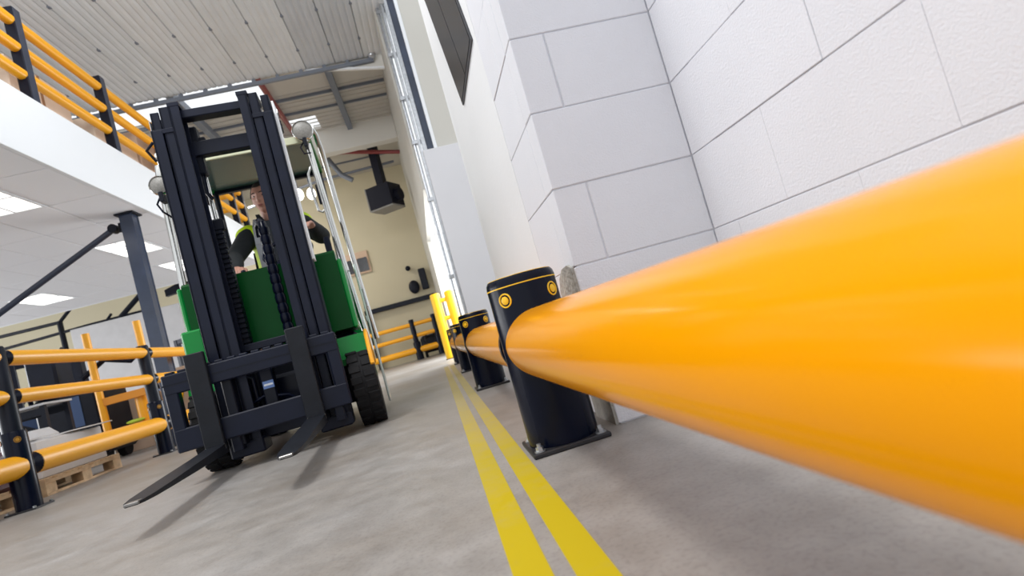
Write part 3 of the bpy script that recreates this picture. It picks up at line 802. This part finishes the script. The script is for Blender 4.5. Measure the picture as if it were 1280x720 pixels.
# cab items
MB().box((-0.40, 0.30, 0.535), (0.40, 1.05, 0.56)).build('cab_floor', M['black'], fk)
MB().box((-0.23, 0.86, 0.80), (0.23, 1.28, 0.92), 0.03).build('seat', M['black'], fk)
b = MB().prism([(1.18, 0.90), (1.28, 0.90), (1.40, 1.40), (1.31, 1.42)], -0.22, 0.22, 'X').build('seat_back', M['black'], fk)
MB().box((-0.25, 0.84, 0.56), (0.25, 1.30, 0.82), 0.02).build('engine_hood', M['dkgreen'], fk)
MB().tube([(0.12, 0.30, 0.95), (0.12, 0.52, 1.20)], 0.025, 12).build('steering_column', M['black'], fk)
T = Matrix.Translation((0.12, 0.52, 1.21)) @ Matrix.Rotation(math.radians(42), 4, 'X')
q = MB(); q.torus((0, 0, 0), 0.155, 0.013, T, 36, 10)
for a in (0, 2.09, 4.19): q.tube([T @ Vector((0, 0, -0.01)), T @ Vector((0.155*math.cos(a), 0.155*math.sin(a), 0))], 0.010, 8)
q.build('steering_wheel', M['black'], fk)
MB().tube([(0.385, 0.40, 1.04), (0.385, 0.42, 1.20), (0.385, 0.42, 1.225)], [0.020, 0.022, 0.018], 14).build('black_stub', M['black'], fk)
for x in (-0.27, -0.22, -0.17):
    q = MB(); q.tube([(x, 0.42, 1.02), (x, 0.45, 1.12)], 0.006, 8); q.ball((x, 0.45, 1.125), 0.017, 10, 8); q.build('lever', M['black'], fk)
MB().box((-0.33, 0.32, 0.90), (-0.12, 0.50, 1.05), 0.02).build('lever_console', M['black'], fk)
# clear side door sheet
poly = []
for (y, z) in ((0.30, 0.98), (0.30, 0.20)): poly.append((y, z))
for k in range(7):
    a = PI + (PI/2)*k/6
    poly.append((0.42+0.12*math.cos(a), 0.17+0.12*math.sin(a)))
poly += [(0.98, 0.07), (1.02, 0.50), (0.98, 0.98)]
poly = [(0.30, 0.98), (0.26, 0.22), (0.28, 0.13), (0.34, 0.08), (0.42, 0.07), (0.95, 0.10), (0.98, 0.5), (0.95, 0.98)]
dr = MB().prism(poly, 0.512, 0.517, 'X').build('clear_side_door', M['clear'], fk)
edge = [(0.5145, p[0], p[1]) for p in poly] + [(0.5145, poly[0][0], poly[0][1])]
MB().tube(edge, 0.006, 8).build('pale_edge', mat('pale_glass_edge', (0.62, 0.72, 0.70), 0.15), dr)
MB().tube([(0.505, 0.33, 0.82), (0.525, 0.33, 0.82), (0.525, 0.33, 0.70), (0.505, 0.33, 0.70)], 0.010, 8).build('door_handle', M['steel'], dr)
MB().box((0.497, 0.28, 0.60), (0.52, 0.36, 0.64), 0.006).build('hinge', M['steel'], dr)

# ------------------------------------------------------------------ DRIVER
def obj_mesh(name, me, m, parent):
    me.materials.clear(); me.materials.append(m)
    o = bpy.data.objects.new(name, me); COL.objects.link(o); o.parent = parent; return o
# driver space = forklift local axes; the driver faces -Y, his right side is -X
D = thing('person', 'driver in dark jacket and lime hi-vis vest sitting in the forklift cab', 'person', FT, FR)
V = Vector
hip = V((0.0, 1.08, 0.99)); waist = V((0.0, 1.08, 1.16)); chest = V((0.01, 1.06, 1.39)); neck0 = V((0.005, 1.045, 1.56)); neck1 = V((0.0, 1.005, 1.62))
shR, shL = V((-0.170, 1.05, 1.500)), V((0.195, 1.05, 1.525))
elR, elL = V((-0.275, 0.82, 1.300)), V((0.340, 0.84, 1.335))
wrR, wrL = V((-0.225, 0.56, 1.175)), V((0.305, 0.64, 1.368))
knR, knL = V((-0.15, 0.62, 0.98)), V((0.16, 0.62, 0.98))
anR, anL = V((-0.15, 0.46, 0.63)), V((0.16, 0.46, 0.63))
def head_mesh(c):
    """egg shaped head with brow, nose, chin, ears; faces -Y, turned a little to its right"""
    n, m = 40, 34
    vs, fs = [], []
    for i in range(m+1):
        t = PI*i/m; zz = -math.cos(t)
        for k in range(n):
            a = 2*PI*k/n
            x = math.sin(t)*math.cos(a); y = math.sin(t)*math.sin(a); z = zz
            px, py, pz = x*0.076, y*0.096, z*0.122
            if pz < -0.02:                     # jaw narrows
                f = min(1, (-pz-0.02)/0.10); px *= 1-0.30*f
                if y < 0: py *= 1-0.10*f
                else: py *= 1-0.42*f
            if y < -0.2:                       # face features
                g = lambda cx, cz, sx, sz: math.exp(-((px-cx)/sx)**2-((pz-cz)/sz)**2)
                py -= 0.020*g(0, -0.022, 0.011, 0.014)       # nose tip
                py -= 0.011*g(0, 0.002, 0.009, 0.024)        # nose bridge
                py -= 0.006*g(0, 0.030, 0.045, 0.010)        # brow
                py += 0.009*g(-0.031, 0.010, 0.015, 0.011) + 0.009*g(0.031, 0.010, 0.015, 0.011)  # eye sockets
                py -= 0.005*g(0, -0.060, 0.020, 0.010)       # lips
                py += 0.004*g(0, -0.072, 0.022, 0.006)
                py -= 0.010*g(0, -0.100, 0.022, 0.018)       # chin
                py -= 0.004*(g(-0.045, -0.02, 0.016, 0.018)+g(0.045, -0.02, 0.016, 0.018))  # cheeks
            vs.append((px, py, pz))
    for i in range(m):
        for k in range(n):
            fs.append((i*n+k, i*n+(k+1) % n, (i+1)*n+(k+1) % n, (i+1)*n+k))
    b = MB(); b.add(vs, fs)
    for s in (-1, 1):
        b.ball((s*0.078, 0.012, -0.002), 0.03, 12, 8, (0.34, 0.62, 1.0))
        b.ball((s*0.082, 0.018, 0.006), 0.022, 10, 8, (0.4, 0.7, 1.0))
    return b
HC = V((-0.004, 0.975, 1.738))
HT = Matrix.Translation(HC) @ Matrix.Rotation(math.radians(-14), 4, 'Z') @ Matrix.Rotation(math.radians(5), 4, 'X')
hb = head_mesh(None); hb.v = [HT @ v for v in hb.v]
hm = hb.mesh('head', M['skin'])
verts = []; edges = []
def av(p, rx, ry=None): verts.append((tuple(p), rx, ry if ry else rx)); return len(verts)-1
def chain(start, items):
    last = start
    for it in items:
        i = av(*it); edges.append((last, i)); last = i
    return last
r0 = av(hip, 0.13, 0.10)
w0 = chain(r0, [(waist, 0.125, 0.09), (chest, 0.14, 0.095)])
nk = chain(w0, [(neck0, 0.075, 0.065), (neck1, 0.052, 0.055), (HC + V((0, 0.015, -0.04)), 0.05, 0.055)])
def hand(wr, el, side, curl_dir, palm_dir, spread):
    """wrist, forward direction curl_dir (along the palm), palm_dir = where fingers curl to, spread = across the knuckles"""
    f = curl_dir.normalized(); p = palm_dir.normalized(); s = spread.normalized()
    pv, pe = [], []
    out = []
    palm = wr + f*0.045
    for k, (off, L) in enumerate(((-0.030, 0.066), (-0.010, 0.076), (0.010, 0.072), (0.029, 0.056))):
        a = wr + f*0.05 + s*off*0.9
        b_ = wr + f*0.088 + s*off
        c = b_ + f*L*0.36 + p*L*0.22
        d_ = c + f*L*0.10 + p*L*0.40
        e = d_ - f*L*0.20 + p*L*0.22
        out.append([(a, 0.011), (b_, 0.0105), (c, 0.0095), (d_, 0.0088), (e, 0.0075)])
    t0 = wr + f*0.030 - s*0.028
    out.append([(t0, 0.013), (t0 + f*0.028 - s*0.022 + p*0.012, 0.0115), (t0 + f*0.052 - s*0.020 + p*0.034, 0.010), (t0 + f*0.070 - s*0.010 + p*0.050, 0.0085)])
    return palm, out
for sh, el, wr, hf, hp, hs in ((shR, elR, wrR, V((0.25, -1, -0.22)), V((0, -0.2, -1)), V((-1, -0.2, 0))),
                               (shL, elL, wrL, V((-0.30, -1, 0.1)), V((-0.4, -0.1, -1)), V((1, -0.25, 0.1)))):
    sgn = 1 if sh.x > 0 else -1
    a = chain(w0, [(sh, 0.062), (sh.lerp(el, 0.5), 0.050), (el, 0.042), (el.lerp(wr, 0.35), 0.040), (wr, 0.027, 0.024)])
    palm, fingers = hand(wr, el, sgn, hf, hp, hs)
    pl = chain(a, [(palm, 0.030, 0.017), (palm + hf.normalized()*0.032, 0.033, 0.014)])
    for fg in fingers:
        # each finger a separate short chain rooted inside the palm
        last = None
        for (pp, rr_) in fg:
            i = av(pp, rr_)
            if last is not None: edges.append((last, i))
            last = i
for kn, an, sx in ((knR, anR, -1), (knL, anL, 1)):
    a = chain(r0, [(hip + V((sx*0.09, -0.05, -0.01)), 0.085), (kn, 0.058), (an, 0.036)])
    chain(a, [(an + V((0, -0.10, -0.035)), 0.032), (an + V((0, -0.17, -0.045)), 0.024)])
def skin_multi(name, verts, edges, voxel, extra, smooth_it=0):
    """one continuous surface: tapered limbs along the skeleton, fused by a voxel remesh"""
    b = MB(); n = 18
    for (p, rx, ry) in verts:
        rz_ = min(rx, ry); b.ball(p, 1.0, n, 12, (rx, ry, rz_))
    for a_, b_ in edges:
        p0, rx0, ry0 = verts[a_]; p1, rx1, ry1 = verts[b_]
        p0 = Vector(p0); p1 = Vector(p1); d = (p1-p0)
        if d.length < 1e-6: continue
        d.normalize()
        ref = Vector((1, 0, 0)) if abs(d.x) < 0.8 else Vector((0, 0, 1))
        x = (ref - d*ref.dot(d)).normalized(); y = d.cross(x)
        vs = []
        for (p, rx, ry) in ((p0, rx0, ry0), (p1, rx1, ry1)):
            if abs(d.x) >= 0.8: rx, ry = min(rx, ry), ry
            for k in range(n):
                t = 2*PI*k/n; vs.append(p + x*(rx*math.cos(t)) + y*(ry*math.sin(t)))
        fs = [(k, (k+1) % n, n+(k+1) % n, n+k) for k in range(n)] + [tuple(range(n-1, -1, -1)), tuple(range(n, 2*n))]
        b.add(vs, fs)
    me = bpy.data.meshes.new(name+'_tmp'); me.from_pydata([tuple(v) for v in b.v], [], b.f)
    bm = bmesh.new(); bm.from_mesh(me)
    bmesh.ops.remove_doubles(bm, verts=bm.verts, dist=1e-6); bmesh.ops.recalc_face_normals(bm, faces=bm.faces)
    if extra is not None: bm.from_mesh(extra)
    bm.to_mesh(me); bm.free()
    o = bpy.data.objects.new('tmp', me); COL.objects.link(o)
    r = o.modifiers.new('r', 'REMESH'); r.mode = 'VOXEL'; r.voxel_size = voxel; r.use_smooth_shade = True
    if smooth_it:
        q = o.modifiers.new('sm', 'SMOOTH'); q.iterations = smooth_it; q.factor = 0.5
    dg = bpy.context.evaluated_depsgraph_get(); dg.update()
    m3 = bpy.data.meshes.new_from_object(o.evaluated_get(dg))
    bpy.data.objects.remove(o); bpy.data.meshes.remove(me)
    m3.polygons.foreach_set('use_smooth', [True]*len(m3.polygons)); m3.name = name
    return m3
body = obj_mesh('body', skin_multi('body', verts, edges, 0.0042, hm, 2), M['skin'], D)
# clothing
verts = []; edges = []
r0 = av(hip + V((0, 0, 0.03)), 0.155, 0.125)
w0 = chain(r0, [(waist, 0.155, 0.115), (chest, 0.170, 0.120)])
chain(w0, [(neck0 + V((0, 0.005, -0.03)), 0.10, 0.085), (neck0 + V((0, 0.0, 0.015)), 0.068, 0.066)])
for sh, el, wr in ((shR, elR, wrR), (shL, elL, wrL)):
    chain(w0, [(sh, 0.080), (sh.lerp(el, 0.5), 0.070), (el, 0.062), (el.lerp(wr, 0.5), 0.056), (wr.lerp(el, 0.10), 0.043), (wr.lerp(el, 0.04), 0.036)])
obj_mesh('jacket', skin_multi('jacket', verts, edges, 0.008, None, 5), M['jacket'], D)
# vest: torso shell only
verts = []; edges = []
r0 = av(hip + V((0, 0, 0.05)), 0.168, 0.138)
w0 = chain(r0, [(waist, 0.168, 0.128), (chest, 0.180, 0.132)])
chain(w0, [(neck0 + V((0, 0.012, -0.06)), 0.115, 0.098), (neck0 + V((0, 0.02, -0.035)), 0.085, 0.075)])
for sh in (shR, shL):
    chain(w0, [(sh + V((0, 0, -0.005)), 0.086, 0.086), (sh + V((0.022 if sh.x > 0 else -0.022, -0.012, -0.012)), 0.081, 0.081)])
vest = obj_mesh('vest', skin_multi('vest', verts, edges, 0.008, None, 6), M['hivis'], D)
# dark open front panel, reflective bands
def torso_band(z0, z1, k=1.03):
    q = MB(); vs, fs = [], []; n = 40
    for i, z in enumerate((z0, z1)):
        for j in range(n):
            a = 2*PI*j/n
            vs.append((0.005 + 0.178*k*math.cos(a), 1.068 + 0.136*k*math.sin(a), z))
    for j in range(n): fs.append((j, (j+1) % n, n+(j+1) % n, n+j))
    q.add(vs, fs); return q
torso_band(1.15, 1.20).build('waist_band', M['reflect'], vest)
for s in (-1, 1):
    q = MB(); q.bar((s*0.10+0.005, 0.938, 1.10), (s*0.105+0.005, 0.922, 1.39), 0.055, 0.012, (0, 1, 0)); 
    q.bar((s*0.105+0.005, 0.922, 1.39), (s*0.10+0.005, 0.950, 1.53), 0.055, 0.012, (0, 1, 0)); q.bar((s*0.10+0.005, 0.950, 1.53), (s*0.095+0.005, 1.02, 1.60), 0.055, 0.012, (0, 1, 0))
    q.build('reflective_strip', M['reflect'], vest)
q = MB(); q.prism([(-0.052, 1.02), (0.062, 1.02), (0.062, 1.39), (0.050, 1.55), (-0.042, 1.55), (-0.052, 1.39)], 0.912, 0.945, 'Y'); q.build('shirt_front', M['shirt'], D)
for s in (-1, 1):
    q = MB(); q.prism([(s*0.01, 1.50), (s*0.075, 1.565), (s*0.082, 1.615), (s*0.055, 1.615), (s*0.01, 1.53)], 0.935, 0.965, 'Y'); q.build('collar', M['jacket'], D)
verts = []; edges = []
r0 = av(hip + V((0, 0, -0.01)), 0.155, 0.120)
for kn, an, sx in ((knR, anR, -1), (knL, anL, 1)):
    chain(r0, [(hip + V((sx*0.09, -0.06, -0.02)), 0.100), (kn, 0.075), (kn.lerp(an, 0.5), 0.066), (an + V((0, 0, 0.03)), 0.058)])
obj_mesh('trousers', skin_multi('trousers', verts, edges, 0.01, None, 4), M['trousers'], D)
for an in (anR, anL):
    q = MB(); q.ball(tuple(an + V((0, -0.06, -0.03))), 0.05, 14, 10, (0.9, 2.3, 0.8)); q.tube([an + V((0, 0, -0.05)), an + V((0, 0, 0.05))], 0.052, 14); q.build('boot', M['boot'], D)
# hair, eyes, brows, mouth
def headpart(b, name, m):
    b.v = [HT @ v for v in b.v]; return b.build(name, m, D)
hr = MB(); n, m_ = 36, 16; vs, fs = [], []
for i in range(m_+1):
    for k in range(n):
        a = 2*PI*k/n
        front = math.sin(a) < -0.25
        lim = 0.37 if front else (0.66 if math.sin(a) < 0.25 else 0.76)
        if abs(math.cos(a)) > 0.80 and math.sin(a) < 0.25: lim = 0.58
        t = lim*PI*(i/m_)*0.80
        vs.append((0.0815*math.sin(t)*math.cos(a)*(1.05-0.05*math.cos(t)), 0.102*math.sin(t)*math.sin(a)+0.004, 0.1265*math.cos(t)+0.003*math.sin(5*a)*math.sin(t)))
for i in range(m_):
    for k in range(n): fs.append((i*n+k, i*n+(k+1) % n, (i+1)*n+(k+1) % n, (i+1)*n+k))
hr.add(vs, fs); headpart(hr, 'hair', M['hair'])
for s in (-1, 1):
    e = MB(); e.ball((s*0.031, -0.0725, 0.009), 0.0115, 14, 10, (1.1, 1, 0.75)); eo = headpart(e, 'eye', M['eyew'])
    e = MB(); e.ball((s*0.031, -0.0805, 0.0095), 0.0056, 10, 8); e.v = [HT @ v for v in e.v]; e.build('iris', M['iris'], eo)
    e = MB(); e.tube([(s*0.014, -0.093, 0.028), (s*0.030, -0.091, 0.033), (s*0.047, -0.080, 0.028)], [0.0032, 0.004, 0.0022], 8); headpart(e, 'eyebrow', M['hair'])
e = MB(); e.ball((0, -0.0885, -0.058), 0.022, 14, 8, (1, 0.32, 0.16)); e.ball((0, -0.0880, -0.065), 0.019, 14, 8, (1, 0.34, 0.18)); headpart(e, 'mouth', M['lips'])

# ------------------------------------------------------------------ LEFT BACKGROUND under the mezzanine
def pallet(loc, label, w=1.0, d=1.15):
    t = thing('wooden_pallet', label, 'pallet', loc)
    plank = MB().box((-w/2, -0.05, 0), (w/2, 0.05, 0.02), 0.002).mesh('plank', M['wood'])
    for k in range(7):
        shared('plank', plank, t, (0, -d/2+0.05+k*(d-0.1)/6, 0.125))
    bearer = MB().box((-0.05, -d/2, 0.10), (0.05, d/2, 0.125), 0.002).mesh('bearer', M['wood'])
    runner = MB().box((-0.05, -d/2, 0.0), (0.05, d/2, 0.02), 0.002).mesh('runner', M['wood'])
    blk = MB().box((-0.05, -0.07, 0.02), (0.05, 0.07, 0.10), 0.003).mesh('wood_block', M['wood'])
    for sx in (-1, 0, 1):
        x = sx*(w/2-0.05)
        shared('bearer', bearer, t, (x, 0, 0)); shared('runner', runner, t, (x, 0, 0))
        for sy in (-1, 0, 1): shared('wood_block', blk, t, (x, sy*(d/2-0.07), 0))
    return t
pallet((-3.85, 5.92, 0), 'wooden pallet standing behind the bottom yellow rail at left')
pallet((-3.85, 4.55, 0), 'wooden pallet with maroon wrapped load at the left frame edge')
q = thing('wrapped_load', 'maroon wrapped load low on the leftmost pallet', 'load', (-3.85, 4.55, 0.145))
MB().box((-0.48, -0.52, 0), (0.48, 0.52, 0.30), 0.03).build('wrap', M['maroon'], q)
carton('sheet_stack', (-4.30, 5.45, 0.145), (-3.42, 6.42, 0.46), 'stack of pale grey sheet cartons on the wooden pallet', M['sheet'], None, False)
for k, (dx, dy, rz_) in enumerate(((0, 0, 0.1), (0.12, 0.3, -0.25), (-0.2, -0.2, 0.35))):
    t = thing('loose_sheet', ['large pale sheet lying flat on top of the sheet stack', 'pale sheet turned askew at the far end of the sheet stack', 'pale sheet tilted at the near end of the sheet stack'][k], 'sheet', (-3.75+dx, 5.9+dy, 0.462+0.013*k), rz_, 'loose sheets on the stack')
    MB().box((-0.3, -0.25, 0), (0.3, 0.25, 0.01)).build('sheet', M['sheet'], t)
# stacker truck that carries the yellow guard frame
t = thing('pallet_stacker', 'dark stacker truck carrying a yellow tube guard frame with orange cross boards', 'stacker', (-4.05, 8.3, 0))
for x in (-0.30, 0.335): MB().tube([(x, 0, 0.33), (x, 0, 1.70)], 0.046, 16).build('guard_post', M['yellow_far'], t)
MB().box((-0.30, -0.03, 0.30), (0.34, 0.03, 0.40), 0.004).build('board', M['orange'], t)
MB().box((-0.30, -0.03, 0.72), (0.34, 0.03, 0.82), 0.004).build('board', M['orange'], t)
MB().tube([(0.13, 0.12, 0.34), (0.13, 0.12, 0.80), (0.13, 0.12, 0.82)], [0.085, 0.085, 0.06], 20).build('stout_post', M['yellow_far'], t)
MB().tube([(-0.36, -0.04, 0.31), (0.38, -0.04, 0.31)], 0.035, 14).build('frame_rail', M['yellow_far'], t)
MB().box((-0.55, 0.04, 0.24), (0.36, 0.22, 0.335), 0.01).build('carrier_arm', M['black_face'], t)
MB().box((-1.20, 0.15, 0.12), (-0.42, 0.95, 1.02), 0.04).build('body', M['black_face'], t)
MB().box((-1.16, 0.10, 1.02), (-0.80, 0.60, 1.58), 0.03).build('mast_housing', M['mast'], t)
MB().box((-0.62, 0.12, 1.02), (-0.50, 0.24, 1.40), 0.01).build('mast_channel', M['mast'], t)
MB().box((-0.78, 0.142, 0.55), (-0.62, 0.1495, 0.95), 0.002).build('blue_cover', M['blue'], t)
MB().tube([(-0.50, 0.1, 1.15), (-0.2, 0.1, 1.32), (0.1, 0.12, 1.22), (0.3, 0.12, 1.36)], 0.035, 10).build('control_arm', M['black_face'], t)
for x in (-1.05, -0.55):
    for y in (0.3, 0.8): MB().lathe([(0.12, -0.05), (0.12, 0.05)], 18, Matrix.Translation((x, y, 0.12)) @ Matrix.Rotation(PI/2, 4, 'Y')).build('wheel', M['tyre'], t)
q = thing('lime_bag', 'small lime green bag lying on the lower orange board of the stacker', 'bag', (-4.0, 8.30, 0.402))
MB().ball((0, 0, 0.026), 0.08, 14, 8, (1.5, 0.5, 0.32)).build('bag', M['lime'], q)
# cardboard boxes on the floor behind
carton('cardboard_box', (-4.15, 9.5, 0), (-3.55, 10.1, 1.05), 'tall brown cardboard box on the floor behind the yellow guard frame', M['card'])
carton('cardboard_box', (-5.0, 9.6, 0), (-4.35, 10.2, 0.80), 'brown cardboard box on the floor left of the tall box', M['card'])
carton('cardboard_box', (-3.45, 8.95, 0), (-3.05, 9.5, 1.22), 'brown cardboard box behind the blue-grey column foot', M['card2'])
# dark stackers and workbench
def stacker(loc, rz_, label):
    t = thing('pallet_stacker', label, 'stacker', loc, rz_)
    MB().box((-0.40, -0.30, 0.10), (0.40, 0.35, 0.95), 0.05).build('body', M['black_face'], t)
    MB().box((-0.36, -0.305, 0.45), (0.36, -0.298, 0.90), 0.002).build('cover', M['blue'], t)
    for x in (-0.3, 0.22): MB().box((x, 0.36, 0.05), (x+0.08, 0.46, 1.75), 0.006).build('mast_channel', M['mast'], t)
    MB().box((-0.3, 0.37, 1.66), (0.3, 0.44, 1.75), 0.004).build('mast_head', M['mast'], t)
    for x in (-0.28, 0.16): MB().box((x, 0.46, 0.06), (x+0.12, 1.5, 0.12), 0.006).build('fork', M['fork'], t)
    MB().tube([(0, -0.3, 0.85), (0.0, -0.55, 1.15), (0.0, -0.62, 1.18)], 0.03, 12).build('tiller', M['black'], t)
    MB().tube([(-0.17, -0.62, 1.18), (0.17, -0.62, 1.18)], 0.018, 10).build('handle', M['black'], t)
    for x in (-0.25, 0.25):
        MB().lathe([(0.10, -0.04), (0.10, 0.04)], 18, Matrix.Translation((x, 0, 0.10)) @ Matrix.Rotation(PI/2, 4, 'Y')).build('wheel', M['tyre'], t)
    return t
stacker((-5.75, 9.4, 0), 0.4, 'dark pallet stacker parked behind the left barrier, nearest the left frame edge')
stacker((-4.75, 11.6, 0), -0.5, 'dark pallet stacker parked farthest back, beyond the cardboard boxes')
t = thing('workbench', 'low bench with pale top and dark angled legs behind the left barrier', 'bench', (-4.62, 7.35, 0))
MB().box((-0.42, -0.25, 0.86), (0.34, 0.25, 0.885), 0.004).build('bench_top', M['sheet'], t)
for x in (-0.40, 0.27):
    for y in (-0.23, 0.18): MB().box((x, y, 0), (x+0.05, y+0.05, 0.86)).build('leg', M['black_face'], t)
for y in (-0.205, 0.205):
    MB().bar((-0.37, y, 0.78), (0.29, y, 0.40), 0.04, 0.05).build('brace', M['black_face'], t); MB().bar((-0.37, y, 0.80), (0.29, y, 0.80), 0.04, 0.08).build('rail', M['black_face'], t)
t = thing('covered_block', 'pale grey covered block standing left of the low bench', 'cover', (-4.3, 6.72, 0))
MB().box((-0.30, -0.22, 0), (0.24, 0.22, 0.60), 0.08).build('cover', M['sheet'], t)
# pale partition panel
t = thing('partition_panel', 'large pale grey partition panel standing far under the mezzanine', 'partition', (-6.45, 14.0, 0))
MB().box((-1.15, -0.03, 1.05), (1.15, 0.03, 2.78), 0.01).build('panel', M['sheet'], t)
for x in (-1.1, 1.0): MB().box((x, -0.04, 0), (x+0.06, 0.04, 1.06)).build('leg', M['black_face'], t)
# dark stair handrails against the cream wall
t = thing('stair_handrail', 'dark tube stair handrails in front of the cream wall at far left', 'handrail', (-8.4, 15.0, 0))
def hr_(pts, r=0.05): MB().tube([(p[0]+8.4, 0, p[1]) for p in pts], r, 10).build('rail', M['black_face'], t)
hr_([(-11.5, 3.22), (-8.33, 3.20)], 0.04); hr_([(-8.33, 3.22), (-8.33, 0.0)], 0.06); hr_([(-9.9, 2.90), (-7.72, 2.97), (-6.2, 2.98)], 0.035); hr_([(-9.9, 2.92), (-9.9, 0.0)], 0.055)
hr_([(-8.33, 3.2), (-7.2, 4.2)], 0.04); hr_([(-7.3, 2.75), (-5.4, 4.2)], 0.06); hr_([(-6.3, 2.75), (-6.3, 4.3)], 0.06); hr_([(-9.9, 2.6), (-12.0, 0.6)], 0.045); hr_([(-8.4, 2.6), (-10.8, 0.3)], 0.04); hr_([(-8.3, 2.0), (-7.2, 3.1)], 0.03)
hr_([(-4.9, 3.3), (-4.9, 4.3)], 0.05); hr_([(-4.2, 2.1), (-3.0, 3.1)], 0.05)
t = thing('ceiling_hoist_bracket', 'dark triangular bracket high behind the blue-grey column', 'bracket', (-4.0, 13.2, 2.95))
b = MB().prism([(-1.2, -0.12), (-1.2, 0.02), (-0.75, 0.15), (-0.5, 0.42), (0.62, 0.50), (0.62, 0.28), (-0.18, -0.22), (-0.45, -0.05)], -0.06, 0.06, 'Y'); b.build('plate', M['black_face'], t)
MB().tube([(-0.9, 0, 0.1), (-0.9, 0, 0.6)], 0.05, 10).build('hanger', M['black_face'], t)
MB().tube([(0.3, 0, 0.38), (0.3, 0, 0.6)], 0.05, 10).build('hanger', M['black_face'], t)
t = thing('notice_board', 'small brown framed board on the cream wall behind the mast', 'notice board', (-4.55, 17.97, 2.6))
MB().box((-0.25, -0.03, -0.4), (0.25, 0.0, 0.4), 0.01).build('board', M['tape'], t)

# ------------------------------------------------------------------ BACK OF THE HALL
t = thing('back_barrier', 'three-rail yellow barrier with black posts far at the back wall', 'barrier', (-0.5, 16.4, 0))
for x in (-3.6, -1.8, 0.0, 0.62):
    q = MB(); q.lathe([(0.10, 0.01), (0.10, 0.5), (0.07, 0.52), (0.07, 1.14), (0.001, 1.15)], 16, Matrix.Translation((x, 0, 0))); q.build('post', M['black'], t)
for a, b2 in ((-3.6, -1.8), (-1.8, 0.0), (0.0, 0.62)):
    for z, r in ((1.0, 0.055), (0.68, 0.055), (0.28, 0.085)):
        MB().tube([(a+0.06, 0, z), (b2-0.06, 0, z)], r, 16).build('rail', M['yellow_far'], t)
t = thing('floor_cleaner', 'small dark machine behind the far yellow barrier', 'machine', (-0.10, 17.1, 0))
MB().box((-0.3, -0.3, 0.12), (0.3, 0.3, 0.62), 0.08).build('body', M['black_face'], t)
MB().torus((0, -0.31, 0.55), 0.16, 0.025, Matrix.Translation((0, -0.31, 0.52)) @ Matrix.Rotation(PI/2, 4, 'X') @ Matrix.Translation((0, 0.31, -0.55)), 20, 8).build('hose', M['plate'], t)
for x in (-0.22, 0.22): MB().lathe([(0.12, -0.04), (0.12, 0.04)], 16, Matrix.Translation((x, -0.1, 0.12)) @ Matrix.Rotation(PI/2, 4, 'Y')).build('wheel', M['tyre'], t)
t = thing('dark_wall_frame', 'dark square tube frame fixed along the cream back wall', 'frame', (-0.6, 17.9, 0))
MB().box((-1.2, -0.06, 1.68), (0.95, 0.06, 1.82), 0.01).build('top_rail', M['black_face'], t)
MB().box((-1.2, -0.06, 0), (-1.08, 0.06, 1.70), 0.01).build('upright', M['black_face'], t)
t = thing('wall_phone', 'dark equipment fixed on the back wall by the door track', 'equipment', (0.1, 17.9, 2.2))
MB().box((-0.05, -0.08, -0.2), (0.16, 0.08, 0.45), 0.02).build('casing', M['black_face'], t)
MB().ball((-0.28, -0.02, -0.05), 0.16, 14, 10, (1, 0.5, 1.3)).build('coil', M['black_face'], t)
MB().ball((-0.32, -0.02, 0.55), 0.08, 12, 8).build('sounder', M['black_face'], t)
# unit heater
t = thing('unit_heater', 'black box unit heater hanging from the dark roof at the back', 'heater', (-0.27, 15.5, 4.38), math.radians(-28)); t.scale = (1.29, 1.29, 1.29)
MB().box((-0.27, -0.25, -0.20), (0.27, 0.25, 0.26), 0.01).build('casing', M['heater'], t)
q = MB().box((-0.30, -0.24, -0.22), (-0.272, 0.24, 0.27), 0.006).build('front_grille', M['heater_lite'], t)
for k in range(6): MB().box((-0.304, -0.19, -0.15+0.06*k), (-0.299, 0.19, -0.105+0.06*k)).build('louvre', M['heater'], q)
MB().box((-0.27, -0.25, -0.24), (0.27, 0.25, -0.20), 0.008).build('underside', M['heater_lite'], t)
MB().box((-0.08, -0.08, 0.26), (0.08, 0.08, 1.24)).build('flue', M['heater'], t)
MB().lathe([(0.13, 0), (0.13, 0.1), (0.001, 0.1)], 18, Matrix.Translation((0.27, 0, 0.0)) @ Matrix.Rotation(PI/2, 4, 'Y')).build('fan', M['heater'], t)
# red pipes
t = thing('red_pipe', 'red pipe running along the roof above the mast', 'pipe', (-1.86, 10.2, 5.86))
MB().tube([(0, 0, 0), (0, 3.78, 0)], 0.055, 14).build('pipe', M['red'], t)
t = thing('red_pipe', 'dull red pipe crossing under the dark back roof by the heater', 'pipe', (-2.4, 15.0, 5.62))
MB().tube([(-0.6, 0, -0.1), (0.9, 0, 0.12), (1.5, 0, 0.05), (2.8, 0, -0.25)], 0.05, 14).build('pipe', M['red'], t)
t = thing('grey_pipe_run', 'grey pipes and brackets under the dark back roof', 'pipe', (-1.2, 15.9, 5.45))
MB().tube([(-2.6, 0, -0.35), (-0.6, 0, -0.05), (1.4, 0, 0.0)], 0.035, 10).build('pipe', M['truss'], t)
MB().tube([(-0.3, 0.0, 0.47), (-0.05, 0, -0.05), (0.2, 0.0, -0.25)], 0.07, 10).build('bracket', M['truss'], t)
for k, (x, y, z, lab) in enumerate(((-2.35, 15.2, 4.93, 'left of two small lit ceiling lamps seen past the chrome guard post'), (-2.05, 15.2, 4.88, 'right of two small lit ceiling lamps seen past the chrome guard post'))):
    t = thing('ceiling_lamp', lab, 'lamp', (x, y, z), 0, 'small lamps at the back')
    MB().ball((0, 0, 0), 0.14, 14, 10, (0.8, 0.6, 1.1)).build('globe', M['lamp_on'], t)
    MB().tube([(0, 0, 0.12), (0, 0, 1.35)], 0.015, 8).build('stem', M['truss'], t)
